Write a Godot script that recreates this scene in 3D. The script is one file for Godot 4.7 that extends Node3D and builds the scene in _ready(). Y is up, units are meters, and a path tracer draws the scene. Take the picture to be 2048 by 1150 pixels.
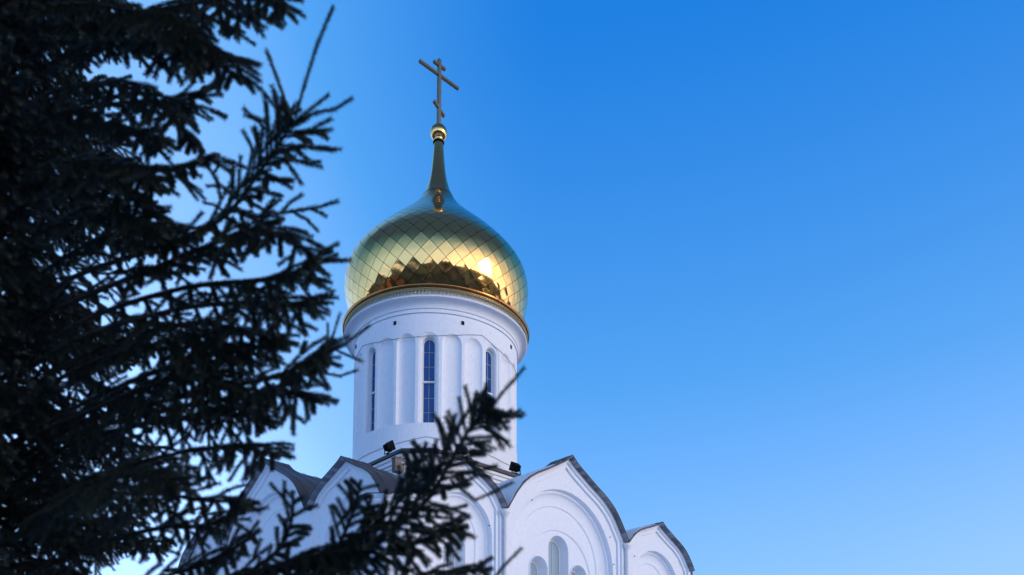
extends Node3D
# A white church with a golden onion dome, seen from below past the boughs of a spruce at dusk.

const FOCAL := 1627.457      # focal length in picture heights of 1150
const HORIZON := 1336.687    # the shift lens: where the lens axis meets the picture
const PITCH := 0.10206
const EYE := 1.6
const AXIS := Vector3(-3.755, 0, -38.685)   # foot of the drum's axis
const TURN := 0.76068        # the church's turn
const HALF := 9.046          # centre to the gables' front edge
const WALL := 8.79           # centre to the wall plane

var M := {}
var rng := RandomNumberGenerator.new()
var taken := {}

# ---------------------------------------------------------------- helpers
func lin(r: float, g: float, b: float) -> Color:
	return Color(r, g, b).linear_to_srgb()

func at(px: float, py: float, d: float) -> Vector3:
	var x := (px - 1024.0) / FOCAL * d
	var y := (HORIZON - py) / FOCAL * d
	return Vector3(x, EYE + y * cos(PITCH) + d * sin(PITCH), -(d * cos(PITCH) - y * sin(PITCH)))

func numbered(called: String) -> String:
	if not taken.has(called):
		taken[called] = 0
		return called
	taken[called] += 1
	return "%s_%03d" % [called, taken[called]]

func begin() -> SurfaceTool:
	var st := SurfaceTool.new()
	st.begin(Mesh.PRIMITIVE_TRIANGLES)
	return st

func finish(st: SurfaceTool, m: Material) -> ArrayMesh:
	st.index()
	st.generate_normals()
	var a := st.commit()
	if a.get_surface_count() > 0:
		a.surface_set_material(0, m)
	return a

func build(st: SurfaceTool, called: String, m: Material, parent: Node3D) -> MeshInstance3D:
	return put(finish(st, m), called, parent)

func put(mesh: Mesh, called: String, parent: Node3D) -> MeshInstance3D:
	var o := MeshInstance3D.new()
	o.mesh = mesh
	o.name = called
	parent.add_child(o, true)
	return o

func thing(called: String, label: String, category: String, where: Vector3, turn := 0.0, group := "") -> Node3D:
	var o := Node3D.new()
	o.name = numbered(called)
	add_child(o)
	o.position = where
	o.rotation.y = turn
	tag(o, label, category, group)
	return o

func tag(o: Node, label: String, category: String, group := "") -> void:
	o.set_meta("label", label)
	o.set_meta("category", category)
	if group != "":
		o.set_meta("group", group)

func part(called: String, parent: Node3D) -> Node3D:
	var o := Node3D.new()
	o.name = called
	parent.add_child(o, true)
	return o

func quad(st: SurfaceTool, a: Vector3, b: Vector3, c: Vector3, d: Vector3, g := -1) -> void:
	# a b c d run clockwise seen from outside
	st.set_smooth_group(g)
	st.add_vertex(a); st.set_smooth_group(g); st.add_vertex(b); st.set_smooth_group(g); st.add_vertex(c)
	st.set_smooth_group(g); st.add_vertex(a); st.set_smooth_group(g); st.add_vertex(c); st.set_smooth_group(g); st.add_vertex(d)

func tri(st: SurfaceTool, a: Vector3, b: Vector3, c: Vector3, g := -1) -> void:
	st.set_smooth_group(g)
	st.add_vertex(a); st.set_smooth_group(g); st.add_vertex(b); st.set_smooth_group(g); st.add_vertex(c)

# a box with chamfered edges
func box(st: SurfaceTool, t: Transform3D, size: Vector3, bevel := 0.01) -> void:
	var h := size / 2.0
	var b: float = min(bevel, min(h.x, min(h.y, h.z)) * 0.5)
	var p := func(sx: int, sy: int, sz: int, axis: int) -> Vector3:
		var v := Vector3(sx * (h.x - b), sy * (h.y - b), sz * (h.z - b))
		v[axis] += [sx, sy, sz][axis] * b
		return t * v
	for axis in 3:
		var u := (axis + 1) % 3
		var w := (axis + 2) % 3
		for s in [-1, 1]:
			var c := []
			for k in [[-1, -1], [-1, 1], [1, 1], [1, -1]]:
				var sg := [0, 0, 0]
				sg[axis] = s; sg[u] = k[0]; sg[w] = k[1]
				c.append(p.call(sg[0], sg[1], sg[2], axis))
			if s > 0: quad(st, c[0], c[1], c[2], c[3])
			else: quad(st, c[3], c[2], c[1], c[0])
			# the edges of this face towards the next axis
			for e in [-1, 1]:
				var q := []
				for f in [-1, 1]:
					var sg2 := [0, 0, 0]
					sg2[axis] = s; sg2[u] = e; sg2[w] = f
					q.append(p.call(sg2[0], sg2[1], sg2[2], axis))
					q.append(p.call(sg2[0], sg2[1], sg2[2], u))
				if s * e > 0: quad(st, q[0], q[2], q[3], q[1])
				else: quad(st, q[1], q[3], q[2], q[0])
	for sx in [-1, 1]:
		for sy in [-1, 1]:
			for sz in [-1, 1]:
				var a: Vector3 = p.call(sx, sy, sz, 0)
				var b2: Vector3 = p.call(sx, sy, sz, 1)
				var c2: Vector3 = p.call(sx, sy, sz, 2)
				if sx * sy * sz > 0: tri(st, a, c2, b2)
				else: tri(st, a, b2, c2)

func bar(st: SurfaceTool, a: Vector3, b: Vector3, wide: float, deep: float, up := Vector3.UP, bevel := 0.004) -> void:
	var z := (b - a).normalized()
	var x := up.cross(z)
	if x.length() < 0.01: x = Vector3.RIGHT.cross(z)
	x = x.normalized()
	box(st, Transform3D(Basis(x, z.cross(x), z), (a + b) / 2.0), Vector3(wide, deep, (b - a).length()), bevel)

func tube(st: SurfaceTool, pts: Array, radii: Array, sides := 6, g := 0) -> void:
	var rings := []
	var side := Vector3.ZERO
	for i in pts.size():
		var d: Vector3 = (pts[min(i + 1, pts.size() - 1)] - pts[max(i - 1, 0)]).normalized()
		if side == Vector3.ZERO:
			side = d.cross(Vector3.UP if abs(d.y) < 0.9 else Vector3.RIGHT).normalized()
		side = (side - d * side.dot(d)).normalized()
		var o := d.cross(side)
		var r := []
		for k in sides:
			var a := TAU * k / sides
			r.append(pts[i] + (side * cos(a) + o * sin(a)) * radii[min(i, radii.size() - 1)])
		rings.append(r)
	for i in pts.size() - 1:
		for k in sides:
			var n := (k + 1) % sides
			quad(st, rings[i][k], rings[i + 1][k], rings[i + 1][n], rings[i][n], g)
	for k in range(1, sides - 1):
		tri(st, rings[0][0], rings[0][k], rings[0][k + 1])
		var e: Array = rings[-1]
		tri(st, e[0], e[k + 1], e[k])

# a turned shape: prof = [[radius, y, smooth group of the band above it], ...] from the bottom up
func lathe(st: SurfaceTool, prof: Array, segs := 180, from := 0.0, to := TAU) -> void:
	for i in prof.size() - 1:
		var a: Array = prof[i]
		var b: Array = prof[i + 1]
		var g: int = a[2] if a.size() > 2 else 0
		for k in segs:
			var t0 := from + (to - from) * k / segs
			var t1 := from + (to - from) * (k + 1) / segs
			var s0 := Vector3(sin(t0), 0, cos(t0))
			var s1 := Vector3(sin(t1), 0, cos(t1))
			quad(st, s0 * a[0] + Vector3(0, a[1], 0), s0 * b[0] + Vector3(0, b[1], 0), s1 * b[0] + Vector3(0, b[1], 0), s1 * a[0] + Vector3(0, a[1], 0), g)

func hermite(xs: Array, ys: Array, x: float) -> float:
	var n := xs.size()
	var i := 0
	while i < n - 2 and x > xs[i + 1]: i += 1
	var slope := func(k: int) -> float:
		var lo: int = max(k - 1, 0)
		var hi: int = min(k + 1, n - 1)
		return (ys[hi] - ys[lo]) / (xs[hi] - xs[lo])
	var h: float = xs[i + 1] - xs[i]
	var t: float = clamp((x - xs[i]) / h, 0.0, 1.0)
	return (2 * t * t * t - 3 * t * t + 1) * ys[i] + (t * t * t - 2 * t * t + t) * h * slope.call(i) + (-2 * t * t * t + 3 * t * t) * ys[i + 1] + (t * t * t - t * t) * h * slope.call(i + 1)

# ---------------------------------------------------------------- arches
# an arch's outline as an open path: up the left side, round the top, down the right side
func round_arch(c: float, w: float, foot: float, spring: float, rise := 1.0, n := 24) -> PackedVector2Array:
	var p := PackedVector2Array()
	for i in 7: p.append(Vector2(c - w, lerp(foot, spring, i / 7.0)))
	for i in n + 1:
		var a := PI - PI * i / n
		p.append(Vector2(c + w * cos(a), spring + w * rise * sin(a)))
	for i in 7: p.append(Vector2(c + w, lerp(spring, foot, (i + 1) / 7.0)))
	return p

const OGEE_T := [0.0, 0.055, 0.11, 0.22, 0.40, 0.58, 0.73, 0.83, 0.91, 0.965, 1.0]
const OGEE_H := [1.0, 0.945, 0.892, 0.815, 0.69, 0.575, 0.445, 0.315, 0.178, 0.075, 0.0]
# the keel arch of a gable; inset shrinks it towards its middle
func ogee(s: Dictionary, inset: float, foot: float, n := 24) -> PackedVector2Array:
	var p := PackedVector2Array()
	var w: float = s.w - inset
	for i in 7: p.append(Vector2(s.c - w, lerp(foot, float(s.yl) - 0.25 * inset, i / 7.0)))
	for i in n + 1:
		var u := -1.0 + 2.0 * i / n
		var k: float = 1.0 - pow(1.0 - abs(u), 1.35)   # more points towards the feet
		k = abs(u)
		var low: float = s.yl if u < 0 else s.yr
		var top: float = s.yp - inset * 1.25
		p.append(Vector2(s.c + sign(u) * w * k, low - 0.25 * inset + (top - low + 0.25 * inset) * hermite(OGEE_T, OGEE_H, k)))
	for i in 7: p.append(Vector2(s.c + w, lerp(float(s.yr) - 0.25 * inset, foot, (i + 1) / 7.0)))
	return p

# surfaces between nested outlines of equal size; each = [path, depth, group]; to maps (u, y, depth) into space
func loft(st: SurfaceTool, rings: Array, to: Callable) -> void:
	for k in rings.size() - 1:
		var a: PackedVector2Array = rings[k][0]
		var b: PackedVector2Array = rings[k + 1][0]
		var da: float = rings[k][1]
		var db: float = rings[k + 1][1]
		for i in a.size() - 1:
			quad(st, to.call(a[i].x, a[i].y, da), to.call(a[i + 1].x, a[i + 1].y, da), to.call(b[i + 1].x, b[i + 1].y, db), to.call(b[i].x, b[i].y, db), rings[k][2])

func sill(st: SurfaceTool, rings: Array, to: Callable) -> void:
	for k in rings.size() - 1:
		var a: PackedVector2Array = rings[k][0]
		var b: PackedVector2Array = rings[k + 1][0]
		var e := a.size() - 1
		quad(st, to.call(a[0].x, a[0].y, rings[k][1]), to.call(b[0].x, b[0].y, rings[k + 1][1]), to.call(b[e].x, b[e].y, rings[k + 1][1]), to.call(a[e].x, a[e].y, rings[k][1]))

# a flat polygon at one depth, less some holes, cut into slabs so that no slab holds a hole
func plate(st: SurfaceTool, outline: PackedVector2Array, holes: Array, cuts: Array, depth: float, to: Callable) -> void:
	var xs := [-100.0] + cuts + [100.0]
	for k in xs.size() - 1:
		var slab := PackedVector2Array([Vector2(xs[k], -50), Vector2(xs[k + 1], -50), Vector2(xs[k + 1], 80), Vector2(xs[k], 80)])
		var left := Geometry2D.intersect_polygons(outline, slab)
		for h in holes:
			var next: Array[PackedVector2Array] = []
			for q in left: next.append_array(Geometry2D.clip_polygons(q, h))
			left = next
		for q in left:
			var ids := Geometry2D.triangulate_polygon(q)
			for i in range(0, ids.size(), 3):
				var a := q[ids[i]]
				var b := q[ids[i + 1]]
				var c := q[ids[i + 2]]
				if (b - a).cross(c - a) > 0:
					var s := b
					b = c
					c = s
				tri(st, to.call(a.x, a.y, depth), to.call(b.x, b.y, depth), to.call(c.x, c.y, depth), 9)

# ---------------------------------------------------------------- materials
func noise_tex(freq: float, ramp: Array, size := 512, oct := 4, seed_ := 1, kind := FastNoiseLite.TYPE_SIMPLEX_SMOOTH) -> NoiseTexture2D:
	var n := FastNoiseLite.new()
	n.seed = seed_
	n.frequency = freq
	n.noise_type = kind
	n.fractal_octaves = oct
	var t := NoiseTexture2D.new()
	t.width = size
	t.height = size
	t.seamless = true
	t.noise = n
	if ramp.size() > 0:
		var g := Gradient.new()
		g.offsets = PackedFloat32Array(ramp.map(func(e): return e[0]))
		g.colors = PackedColorArray(ramp.map(func(e): return e[1]))
		t.color_ramp = g
	return t

func bump_tex(freq: float, strength: float, size := 512, oct := 4, seed_ := 1) -> NoiseTexture2D:
	var t := noise_tex(freq, [], size, oct, seed_)
	t.as_normal_map = true
	t.bump_strength = strength
	return t

func mat(c: Color, rough: float, metal := 0.0) -> StandardMaterial3D:
	var m := StandardMaterial3D.new()
	m.albedo_color = c
	m.roughness = rough
	m.metallic = metal
	return m

func make_materials() -> void:
	# limewashed brick: white with faint stains and a rough skin
	var w := mat(lin(0.79, 0.835, 0.90), 0.85)  # blue cast of the light is mixed into the white
	w.albedo_texture = noise_tex(0.012, [[0.0, Color(0.965, 0.965, 0.965)], [0.4, Color(0.99, 0.99, 0.99)], [0.6, Color.WHITE], [1.0, Color(0.975, 0.975, 0.975)]], 1024, 6, 3)
	w.normal_enabled = true
	w.normal_texture = bump_tex(0.05, 5.0, 1024, 5, 4)
	w.normal_scale = 0.10
	w.uv1_triplanar = true
	w.uv1_scale = Vector3(0.35, 0.35, 0.35)
	M.white = w
	# the drum's limewash has weathered in faint runs
	var wd: StandardMaterial3D = w.duplicate()
	wd.albedo_texture = noise_tex(0.02, [[0.0, Color(0.90, 0.90, 0.905)], [0.3, Color(0.965, 0.965, 0.97)], [0.5, Color.WHITE], [0.75, Color(0.98, 0.98, 0.98)], [1.0, Color(0.94, 0.94, 0.945)]], 1024, 6, 23)
	wd.uv1_scale = Vector3(0.55, 0.11, 0.55)
	wd.normal_scale = 0.22
	M.white_drum = wd
	var g := mat(lin(0.86, 0.525, 0.18), 0.12, 1.0)
	g.roughness_texture = noise_tex(0.02, [[0.0, Color(0.7, 0.7, 0.7)], [1.0, Color(1, 1, 1)]], 512, 4, 5)
	g.normal_enabled = true
	g.normal_texture = bump_tex(0.012, 3.0, 512, 2, 6)
	g.normal_scale = 0.12
	g.uv1_triplanar = true
	g.uv1_scale = Vector3(0.5, 0.5, 0.5)
	M.gold = g
	var g2: StandardMaterial3D = g.duplicate()
	g2.albedo_color = lin(0.74, 0.46, 0.17)
	g2.roughness = 0.17
	M.gold_dull = g2
	var cu: StandardMaterial3D = g.duplicate()
	cu.albedo_color = lin(0.40, 0.19, 0.065)
	cu.roughness = 0.25
	M.copper = cu
	M.steel = mat(lin(0.24, 0.23, 0.22), 0.7)
	var cr := mat(lin(0.46, 0.36, 0.23), 0.28, 1.0)
	M.cross = cr
	var lace := mat(lin(0.50, 0.38, 0.19), 0.3, 1.0)
	M.lace = lace
	var sl := mat(lin(0.055, 0.06, 0.075), 0.55)
	sl.albedo_texture = noise_tex(0.03, [[0.0, Color(0.6, 0.6, 0.6)], [1.0, Color.WHITE]], 512, 5, 9)
	sl.uv1_triplanar = true
	sl.uv1_scale = Vector3(0.6, 0.6, 0.6)
	M.roof = sl
	M.shingles = []
	for k in 5:
		var v := 0.20 + 0.06 * k
		var sm := mat(lin(v * 0.90, v * 0.97, v * 1.12), 0.8)
		sm.albedo_texture = sl.albedo_texture
		sm.uv1_triplanar = true
		sm.uv1_scale = Vector3(2.1, 2.1, 2.1)
		sm.uv1_offset = Vector3(0.17 * k, 0.31 * k, 0)
		M.shingles.append(sm)
	var sn := mat(lin(0.82, 0.83, 0.85), 0.9)
	sn.normal_enabled = true
	sn.normal_texture = bump_tex(0.03, 6.0, 512, 4, 10)
	sn.normal_scale = 0.4
	sn.uv1_triplanar = true
	sn.uv1_scale = Vector3(0.7, 0.7, 0.7)
	M.snow = sn
	M.pvc = mat(lin(0.80, 0.80, 0.79), 0.45)
	M.mullion = mat(lin(0.55, 0.53, 0.46), 0.5)
	M.glass_deep = mat(lin(0.004, 0.06, 0.24), 0.06)  # blue light seen through the pane is put into its colour
	M.glass_deep.metallic_specular = 0.5
	M.glass_pale = mat(lin(0.27, 0.37, 0.45), 0.07)  # pale colour stands in for reflected sky and curtains
	M.pipe = mat(lin(0.74, 0.75, 0.77), 0.5)
	M.black = mat(lin(0.012, 0.012, 0.014), 0.75)
	M.black.metallic_specular = 0.15
	M.lens = mat(lin(0.015, 0.015, 0.018), 0.6)
	M.lens.metallic_specular = 0.2
	M.cable = mat(lin(0.03, 0.03, 0.035), 0.6)
	var bw := mat(lin(0.24, 0.22, 0.225), 0.8)
	bw.albedo_texture = noise_tex(0.02, [[0.0, Color(0.55, 0.48, 0.42)], [0.5, Color(0.9, 0.88, 0.85)], [1.0, Color.WHITE]], 256, 5, 11)
	bw.uv1_triplanar = true
	bw.uv1_scale = Vector3(1.5, 1.5, 1.5)
	M.box = bw
	M.rust = mat(lin(0.16, 0.07, 0.045), 0.8)
	# spruce
	M.needles = []
	for k in 3:
		var nm := mat(lin([0.017, 0.022, 0.015][k], [0.028, 0.031, 0.029][k], [0.018, 0.018, 0.028][k]), 0.65)
		M.needles.append(nm)
	var bark := mat(lin(0.055, 0.036, 0.026), 0.9)
	bark.albedo_texture = noise_tex(0.04, [[0.0, Color(0.5, 0.5, 0.5)], [1.0, Color.WHITE]], 256, 5, 12)
	bark.uv1_triplanar = true
	bark.uv1_scale = Vector3(4, 4, 4)
	M.bark = bark
	bark.albedo_color = lin(0.035, 0.026, 0.021)
	# what stands round about
	var gr := mat(lin(0.16, 0.155, 0.15), 0.95)
	gr.albedo_texture = noise_tex(0.01, [[0.0, Color(0.30, 0.27, 0.25)], [0.45, Color(0.42, 0.40, 0.38)], [0.55, Color(0.92, 0.93, 0.95)], [1.0, Color.WHITE]], 1024, 5, 13)
	gr.uv1_triplanar = true
	gr.uv1_world_triplanar = true
	gr.uv1_scale = Vector3(0.03, 0.03, 0.03)
	M.ground = gr
	var fs := mat(lin(0.78, 0.80, 0.83), 0.95)
	fs.albedo_texture = noise_tex(0.01, [[0.0, Color(0.62, 0.60, 0.58)], [0.3, Color(0.86, 0.86, 0.87)], [0.5, Color.WHITE], [1.0, Color.WHITE]], 512, 5, 14)
	fs.uv1_triplanar = true
	fs.uv1_world_triplanar = true
	fs.uv1_scale = Vector3(0.04, 0.04, 0.04)
	M.field = fs
	M.brick = mat(lin(0.30, 0.12, 0.075), 0.85)
	M.plaster = mat(lin(0.42, 0.34, 0.25), 0.85)
	M.pane = mat(lin(0.02, 0.025, 0.03), 0.1)
	M.twig = mat(lin(0.045, 0.035, 0.03), 0.9)

# ---------------------------------------------------------------- sky
const SUN_AZ := 2.02        # the glow stands to the right, a little behind the camera

func ramp(w: float) -> Vector3:
	var c := [Vector3(0.0130, 0.215, 0.760), Vector3(0.087, 0.377, 0.922), Vector3(0.295, 0.612, 1.20), Vector3(0.66, 1.12, 2.0)]  # top two steps raised past the visible sky to light the walls bluer
	var k: float = clamp(w * 2.0, 0.0, 2.999)
	var i := int(k)
	return c[i].lerp(c[i + 1], k - i)

func sky_color(az: float, el: float) -> Vector3:
	# az from the view direction to the right, el from the horizon, radians
	var e := rad_to_deg(el)
	var w := hermite([-5.0, 0.0, 10.7, 20.0, 26.6, 30.0, 40.0, 45.0, 60.0, 90.0], [1.08, 1.04, 0.89, 0.63, 0.45, 0.34, 0.09, 0.01, -0.02, 0.0], e)
	var d := rad_to_deg(wrapf(az, -PI, PI))
	# a pale veil to the left of the church
	w += 0.78 * smoothstep(4.0, -30.0, d) * smoothstep(-100.0, -40.0, d) * (1.0 - 0.6 * smoothstep(45.0, 85.0, e))
	var back: float = smoothstep(55.0, 125.0, absf(d))
	w += back * 0.5 * (1.0 - smoothstep(30.0, 75.0, e))
	w = clamp(w, 0.0, 1.45)
	var c: Vector3 = ramp(w).lerp(Vector3(0.04, 0.10, 0.28), smoothstep(lerpf(46.0, 20.0, smoothstep(42.0, 85.0, absf(d))), lerpf(76.0, 50.0, smoothstep(42.0, 85.0, absf(d))), e))
	# the sun has just gone down
	var off: float = absf(wrapf(az - SUN_AZ, -PI, PI))
	var near: float = exp(-pow(off / 0.55, 2.0))
	var wide: float = exp(-pow(off / 0.95, 2.0))
	var up: float = max(e, 0.0)
	c += Vector3(3.4, 2.0, 0.75) * near * exp(-up / 8.0)
	c += Vector3(1.15, 0.86, 0.50) * wide * exp(-pow(up / 19.0, 2.0))
	return c

func make_sky() -> Sky:
	var w := 512
	var h := 256
	var img := Image.create_empty(w, h, false, Image.FORMAT_RGBF)
	for y in h:
		var el := PI / 2 - PI * (y + 0.5) / h
		for x in w:
			var c := sky_color(TAU * (x + 0.5) / w, el)
			img.set_pixel(x, y, Color(c.x, c.y, c.z))
	var p := PanoramaSkyMaterial.new()
	p.panorama = ImageTexture.create_from_image(img)
	var s := Sky.new()
	s.sky_material = p
	return s

# ---------------------------------------------------------------- the church's windows
# a round-headed window in an opening: c, w, foot, spring at a depth; bars = fractions of the height
func window(parent: Node3D, c: float, w: float, foot: float, spring: float, depth: float, to: Callable, bars: Array, transom: float, glass: Material, star := false) -> void:
	var o := part("window", parent)
	var path := round_arch(c, w, foot, spring)
	var st := begin()
	var poly := PackedVector2Array(path)
	plate(st, poly, [], [], depth, to)
	build(st, "pane", glass, o)
	# the frame round the pane
	st = begin()
	var inner := round_arch(c, w - 0.035, foot + 0.035, spring)
	loft(st, [[path, depth - 0.05, 1], [inner, depth - 0.05, 2], [inner, depth, 3]], to)
	build(st, "frame", M.pvc, o)
	var top := spring + w
	st = begin()
	var line := func(a: Vector2, b: Vector2, wide: float, deep: float) -> void:
		var p: Vector3 = to.call(a.x, a.y, depth - deep / 2)
		var q: Vector3 = to.call(b.x, b.y, depth - deep / 2)
		var out: Vector3 = to.call(a.x, a.y, depth - 1.0) - to.call(a.x, a.y, depth)
		bar(st, p, q, wide, deep, out)
	line.call(Vector2(c, foot), Vector2(c, top), 0.015, 0.02)
	for b in bars:
		var y: float = lerp(foot, top, b)
		var hw: float = w if y < spring else sqrt(max(0.0, w * w - (y - spring) * (y - spring)))
		line.call(Vector2(c - hw, y), Vector2(c + hw, y), 0.013, 0.018)
	if star:
		var y2: float = lerp(foot, top, 0.42)
		for s in [-1, 1]:
			line.call(Vector2(c, y2), Vector2(c + s * w, y2 + w * 1.35), 0.018, 0.016)
			line.call(Vector2(c, y2 - 0.05), Vector2(c + s * w, y2 - w * 0.55), 0.018, 0.016)
	build(st, "glazing_bars", M.mullion, o)
	if transom > 0.0:
		st = begin()
		var yt: float = lerp(foot, top, transom)
		bar(st, to.call(c - w, yt, depth - 0.03), to.call(c + w, yt, depth - 0.03), 0.13, 0.07)
		build(st, "transom", M.pvc, o)

# ---------------------------------------------------------------- a gable of the facade
func gable(church: Node3D, s: Dictionary, turn: float) -> void:
	var spin := Basis(Vector3.UP, turn)
	var to := func(u: float, y: float, d: float) -> Vector3: return spin * Vector3(u, y, WALL - d)
	var foot := 3.0
	var ar: float = s.r              # archivolt radius
	var ac: float = s.ya             # height of its centre
	# the wall with its mouldings: two fillets along the keel, then the stepped arch
	var st := begin()
	var k: float = s.k               # moulding scale
	var deep: float = 0.36 * (0.6 + 0.4 * k)
	var o0 := ogee(s, 0.0, foot)
	var rings := [[o0, 0.0, 1], [ogee(s, 0.20 * k, foot), 0.0, 2], [ogee(s, 0.21 * k, foot), 0.09, 3], [ogee(s, 0.36 * k, foot), 0.09, 4], [ogee(s, 0.37 * k, foot), 0.18, 5], [ogee(s, 0.42 * k, foot), 0.18, 6],
		[round_arch(s.c, ar, foot, ac), 0.18, 7], [round_arch(s.c, ar - 0.02, foot, ac), 0.38, 8], [round_arch(s.c, ar - 0.10 * k, foot, ac), 0.38, 8]]
	for i in 7:
		var a := PI / 2 * i / 6.0
		rings.append([round_arch(s.c, ar - (0.12 + 0.46 * (1.0 - cos(a))) * k, foot, ac), 0.40 + (deep - 0.16) * sin(a), 10])
	var last: float = rings[-1][1]
	var r2: float = ar - 0.60 * k
	rings.append([round_arch(s.c, r2, foot, ac), last, 11])
	rings.append([round_arch(s.c, r2 - 0.045, foot, ac), last + 0.05, 12])
	loft(st, rings, to)
	var field: float = last + 0.05
	var outline := round_arch(s.c, r2 - 0.045, foot, ac)
	# the label mouldings over the windows sink a little further
	var holes := []
	var cuts := []
	var labels := []
	for l in s.labels:
		labels.append(l)
	if labels.size() > 0:
		var l0: Dictionary = labels[0]
		var hole := round_arch(s.c + l0.c, l0.r, foot + 0.02, l0.y)
		plate(st, outline, [hole], [s.c + l0.c], field, to)
		loft(st, [[hole, field, 13], [round_arch(s.c + l0.c, l0.r - 0.05, foot + 0.02, l0.y), field + 0.055, 14]], to)
		outline = round_arch(s.c + l0.c, l0.r - 0.05, foot + 0.02, l0.y)
		field += 0.055
	for w in s.windows:
		holes.append(round_arch(s.c + w.c, w.w, w.foot, w.spring))
		cuts.append(s.c + w.c)
	cuts.sort()
	plate(st, outline, holes, cuts, field, to)
	for w in s.windows:
		var a := [round_arch(s.c + w.c, w.w, w.foot, w.spring), field, 15]
		var b := [round_arch(s.c + w.c, w.w - 0.13, w.foot + 0.06, w.spring), field + 0.42, 16]
		loft(st, [a, b], to)
		sill(st, [a, b], to)
	build(st, "gable_wall", M.white, church)
	for w in s.windows:
		window(church, s.c + w.c, w.w - 0.13, w.foot + 0.06, w.spring, field + 0.40, to, w.bars, w.transom, M.glass_pale, w.star)
	# a raised frame round the small windows
	for w in s.windows:
		if w.frame > 0.0:
			st = begin()
			var f0 := round_arch(s.c + w.c, w.w + w.frame, w.foot, w.spring)
			var f1 := round_arch(s.c + w.c, w.w + w.frame - 0.02, w.foot, w.spring)
			var f2 := round_arch(s.c + w.c, w.w + 0.02, w.foot, w.spring)
			var f3 := round_arch(s.c + w.c, w.w - 0.004, w.foot, w.spring)
			loft(st, [[f0, field, 1], [f1, field - 0.05, 2], [f2, field - 0.05, 3], [f3, field + 0.02, 4]], to)
			build(st, "window_surround", M.white, church)
	roof_of(church, s, turn)

func roof_of(church: Node3D, s: Dictionary, turn: float) -> void:
	var spin := Basis(Vector3.UP, turn)
	var front := HALF
	var path := PackedVector2Array()
	for i in 49:
		var u := -1.0 + 2.0 * i / 48.0
		var low: float = s.yl if u < 0 else s.yr
		path.append(Vector2(s.c + s.w * u, low + (s.yp - low) * hermite(OGEE_T, OGEE_H, abs(u))))
	# behind the keel the roof is a plain barrel: the keel's tip is cut round
	var barrel := PackedVector2Array()
	var cap: float = lerp(float(s.yl), float(s.yp), 0.86)
	for p in path:
		var k: float = (p.x - s.c) / (0.33 * s.w)
		barrel.append(Vector2(p.x, min(p.y, cap - 0.16 * k * k * 0.33 * (s.yp - s.yl))))
	var o := begin()
	var thick := 0.04
	var keel_end: float = front - 1.25 * (0.75 + 0.25 * s.k)
	var back: float = s.back
	var at3 := func(p: Vector2, z: float, lift: float) -> Vector3: return spin * Vector3(p.x, p.y + lift, z)
	for i in path.size() - 1:
		var a := path[i]
		var b := path[i + 1]
		var c := barrel[i]
		var d := barrel[i + 1]
		quad(o, at3.call(a, front, 0), at3.call(a, keel_end, 0), at3.call(b, keel_end, 0), at3.call(b, front, 0), 1)
		quad(o, at3.call(a, front, -thick), at3.call(a, front, 0), at3.call(b, front, 0), at3.call(b, front, -thick), 2)
		quad(o, at3.call(a, keel_end, 0), at3.call(c, keel_end - 0.25, -0.02), at3.call(d, keel_end - 0.25, -0.02), at3.call(b, keel_end, 0), 3)
		quad(o, at3.call(c, keel_end - 0.25, -0.02), at3.call(c, back, -0.02), at3.call(d, back, -0.02), at3.call(d, keel_end - 0.25, -0.02), 4)
		quad(o, at3.call(a, front, -thick), at3.call(b, front, -thick), at3.call(b, WALL - 0.1, -thick), at3.call(a, WALL - 0.1, -thick), 5)
	var r := build(o, "gable_roof", M.roof, church)
	# standing seams across the barrel
	var z := front - 0.35
	var seam := begin()
	while z > back:
		var line: PackedVector2Array = path if z > keel_end else barrel
		var pts := []
		for i in range(2, 47, 2): pts.append(at3.call(line[i], z, 0.012))
		tube(seam, pts, [0.008], 4)
		z -= 0.6
	build(seam, "roof_seams", M.roof, r)
	# the soffit of the eave is hung with small slates, one by one
	var run := 0.0
	var lengths := [0.0]
	for i in path.size() - 1:
		run += path[i].distance_to(path[i + 1])
		lengths.append(run)
	var n := int(run / 0.205)
	for k in n:
		var p0 := along(path, lengths, run * k / n + 0.006)
		var p1 := along(path, lengths, run * (k + 1) / n - 0.006)
		var mid := (p0 + p1) / 2
		var dir := (p1 - p0).normalized()
		var nor := Vector2(dir.y, -dir.x)
		if nor.y > 0: nor = -nor
		var st := begin()
		var tilt := rng.randf_range(-0.006, 0.006)
		var q := mid + nor * (thick + 0.012)
		var x3 := spin * Vector3(dir.x, dir.y, 0)
		var y3 := spin * Vector3(-nor.x, -nor.y, tilt).normalized()
		var z3 := x3.cross(y3)
		box(st, Transform3D(Basis(x3, y3, z3), spin * Vector3(q.x, q.y, (front + WALL) / 2.0 - 0.02)), Vector3((p1 - p0).length(), 0.03, front - WALL + 0.02), 0.006)
		build(st, "shingle", M.shingles[rng.randi() % 5], r)

func along(path: PackedVector2Array, lengths: Array, d: float) -> Vector2:
	var i := 0
	while i < lengths.size() - 2 and lengths[i + 1] < d: i += 1
	return path[i].lerp(path[i + 1], clamp((d - lengths[i]) / max(1e-6, lengths[i + 1] - lengths[i]), 0.0, 1.0))

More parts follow.
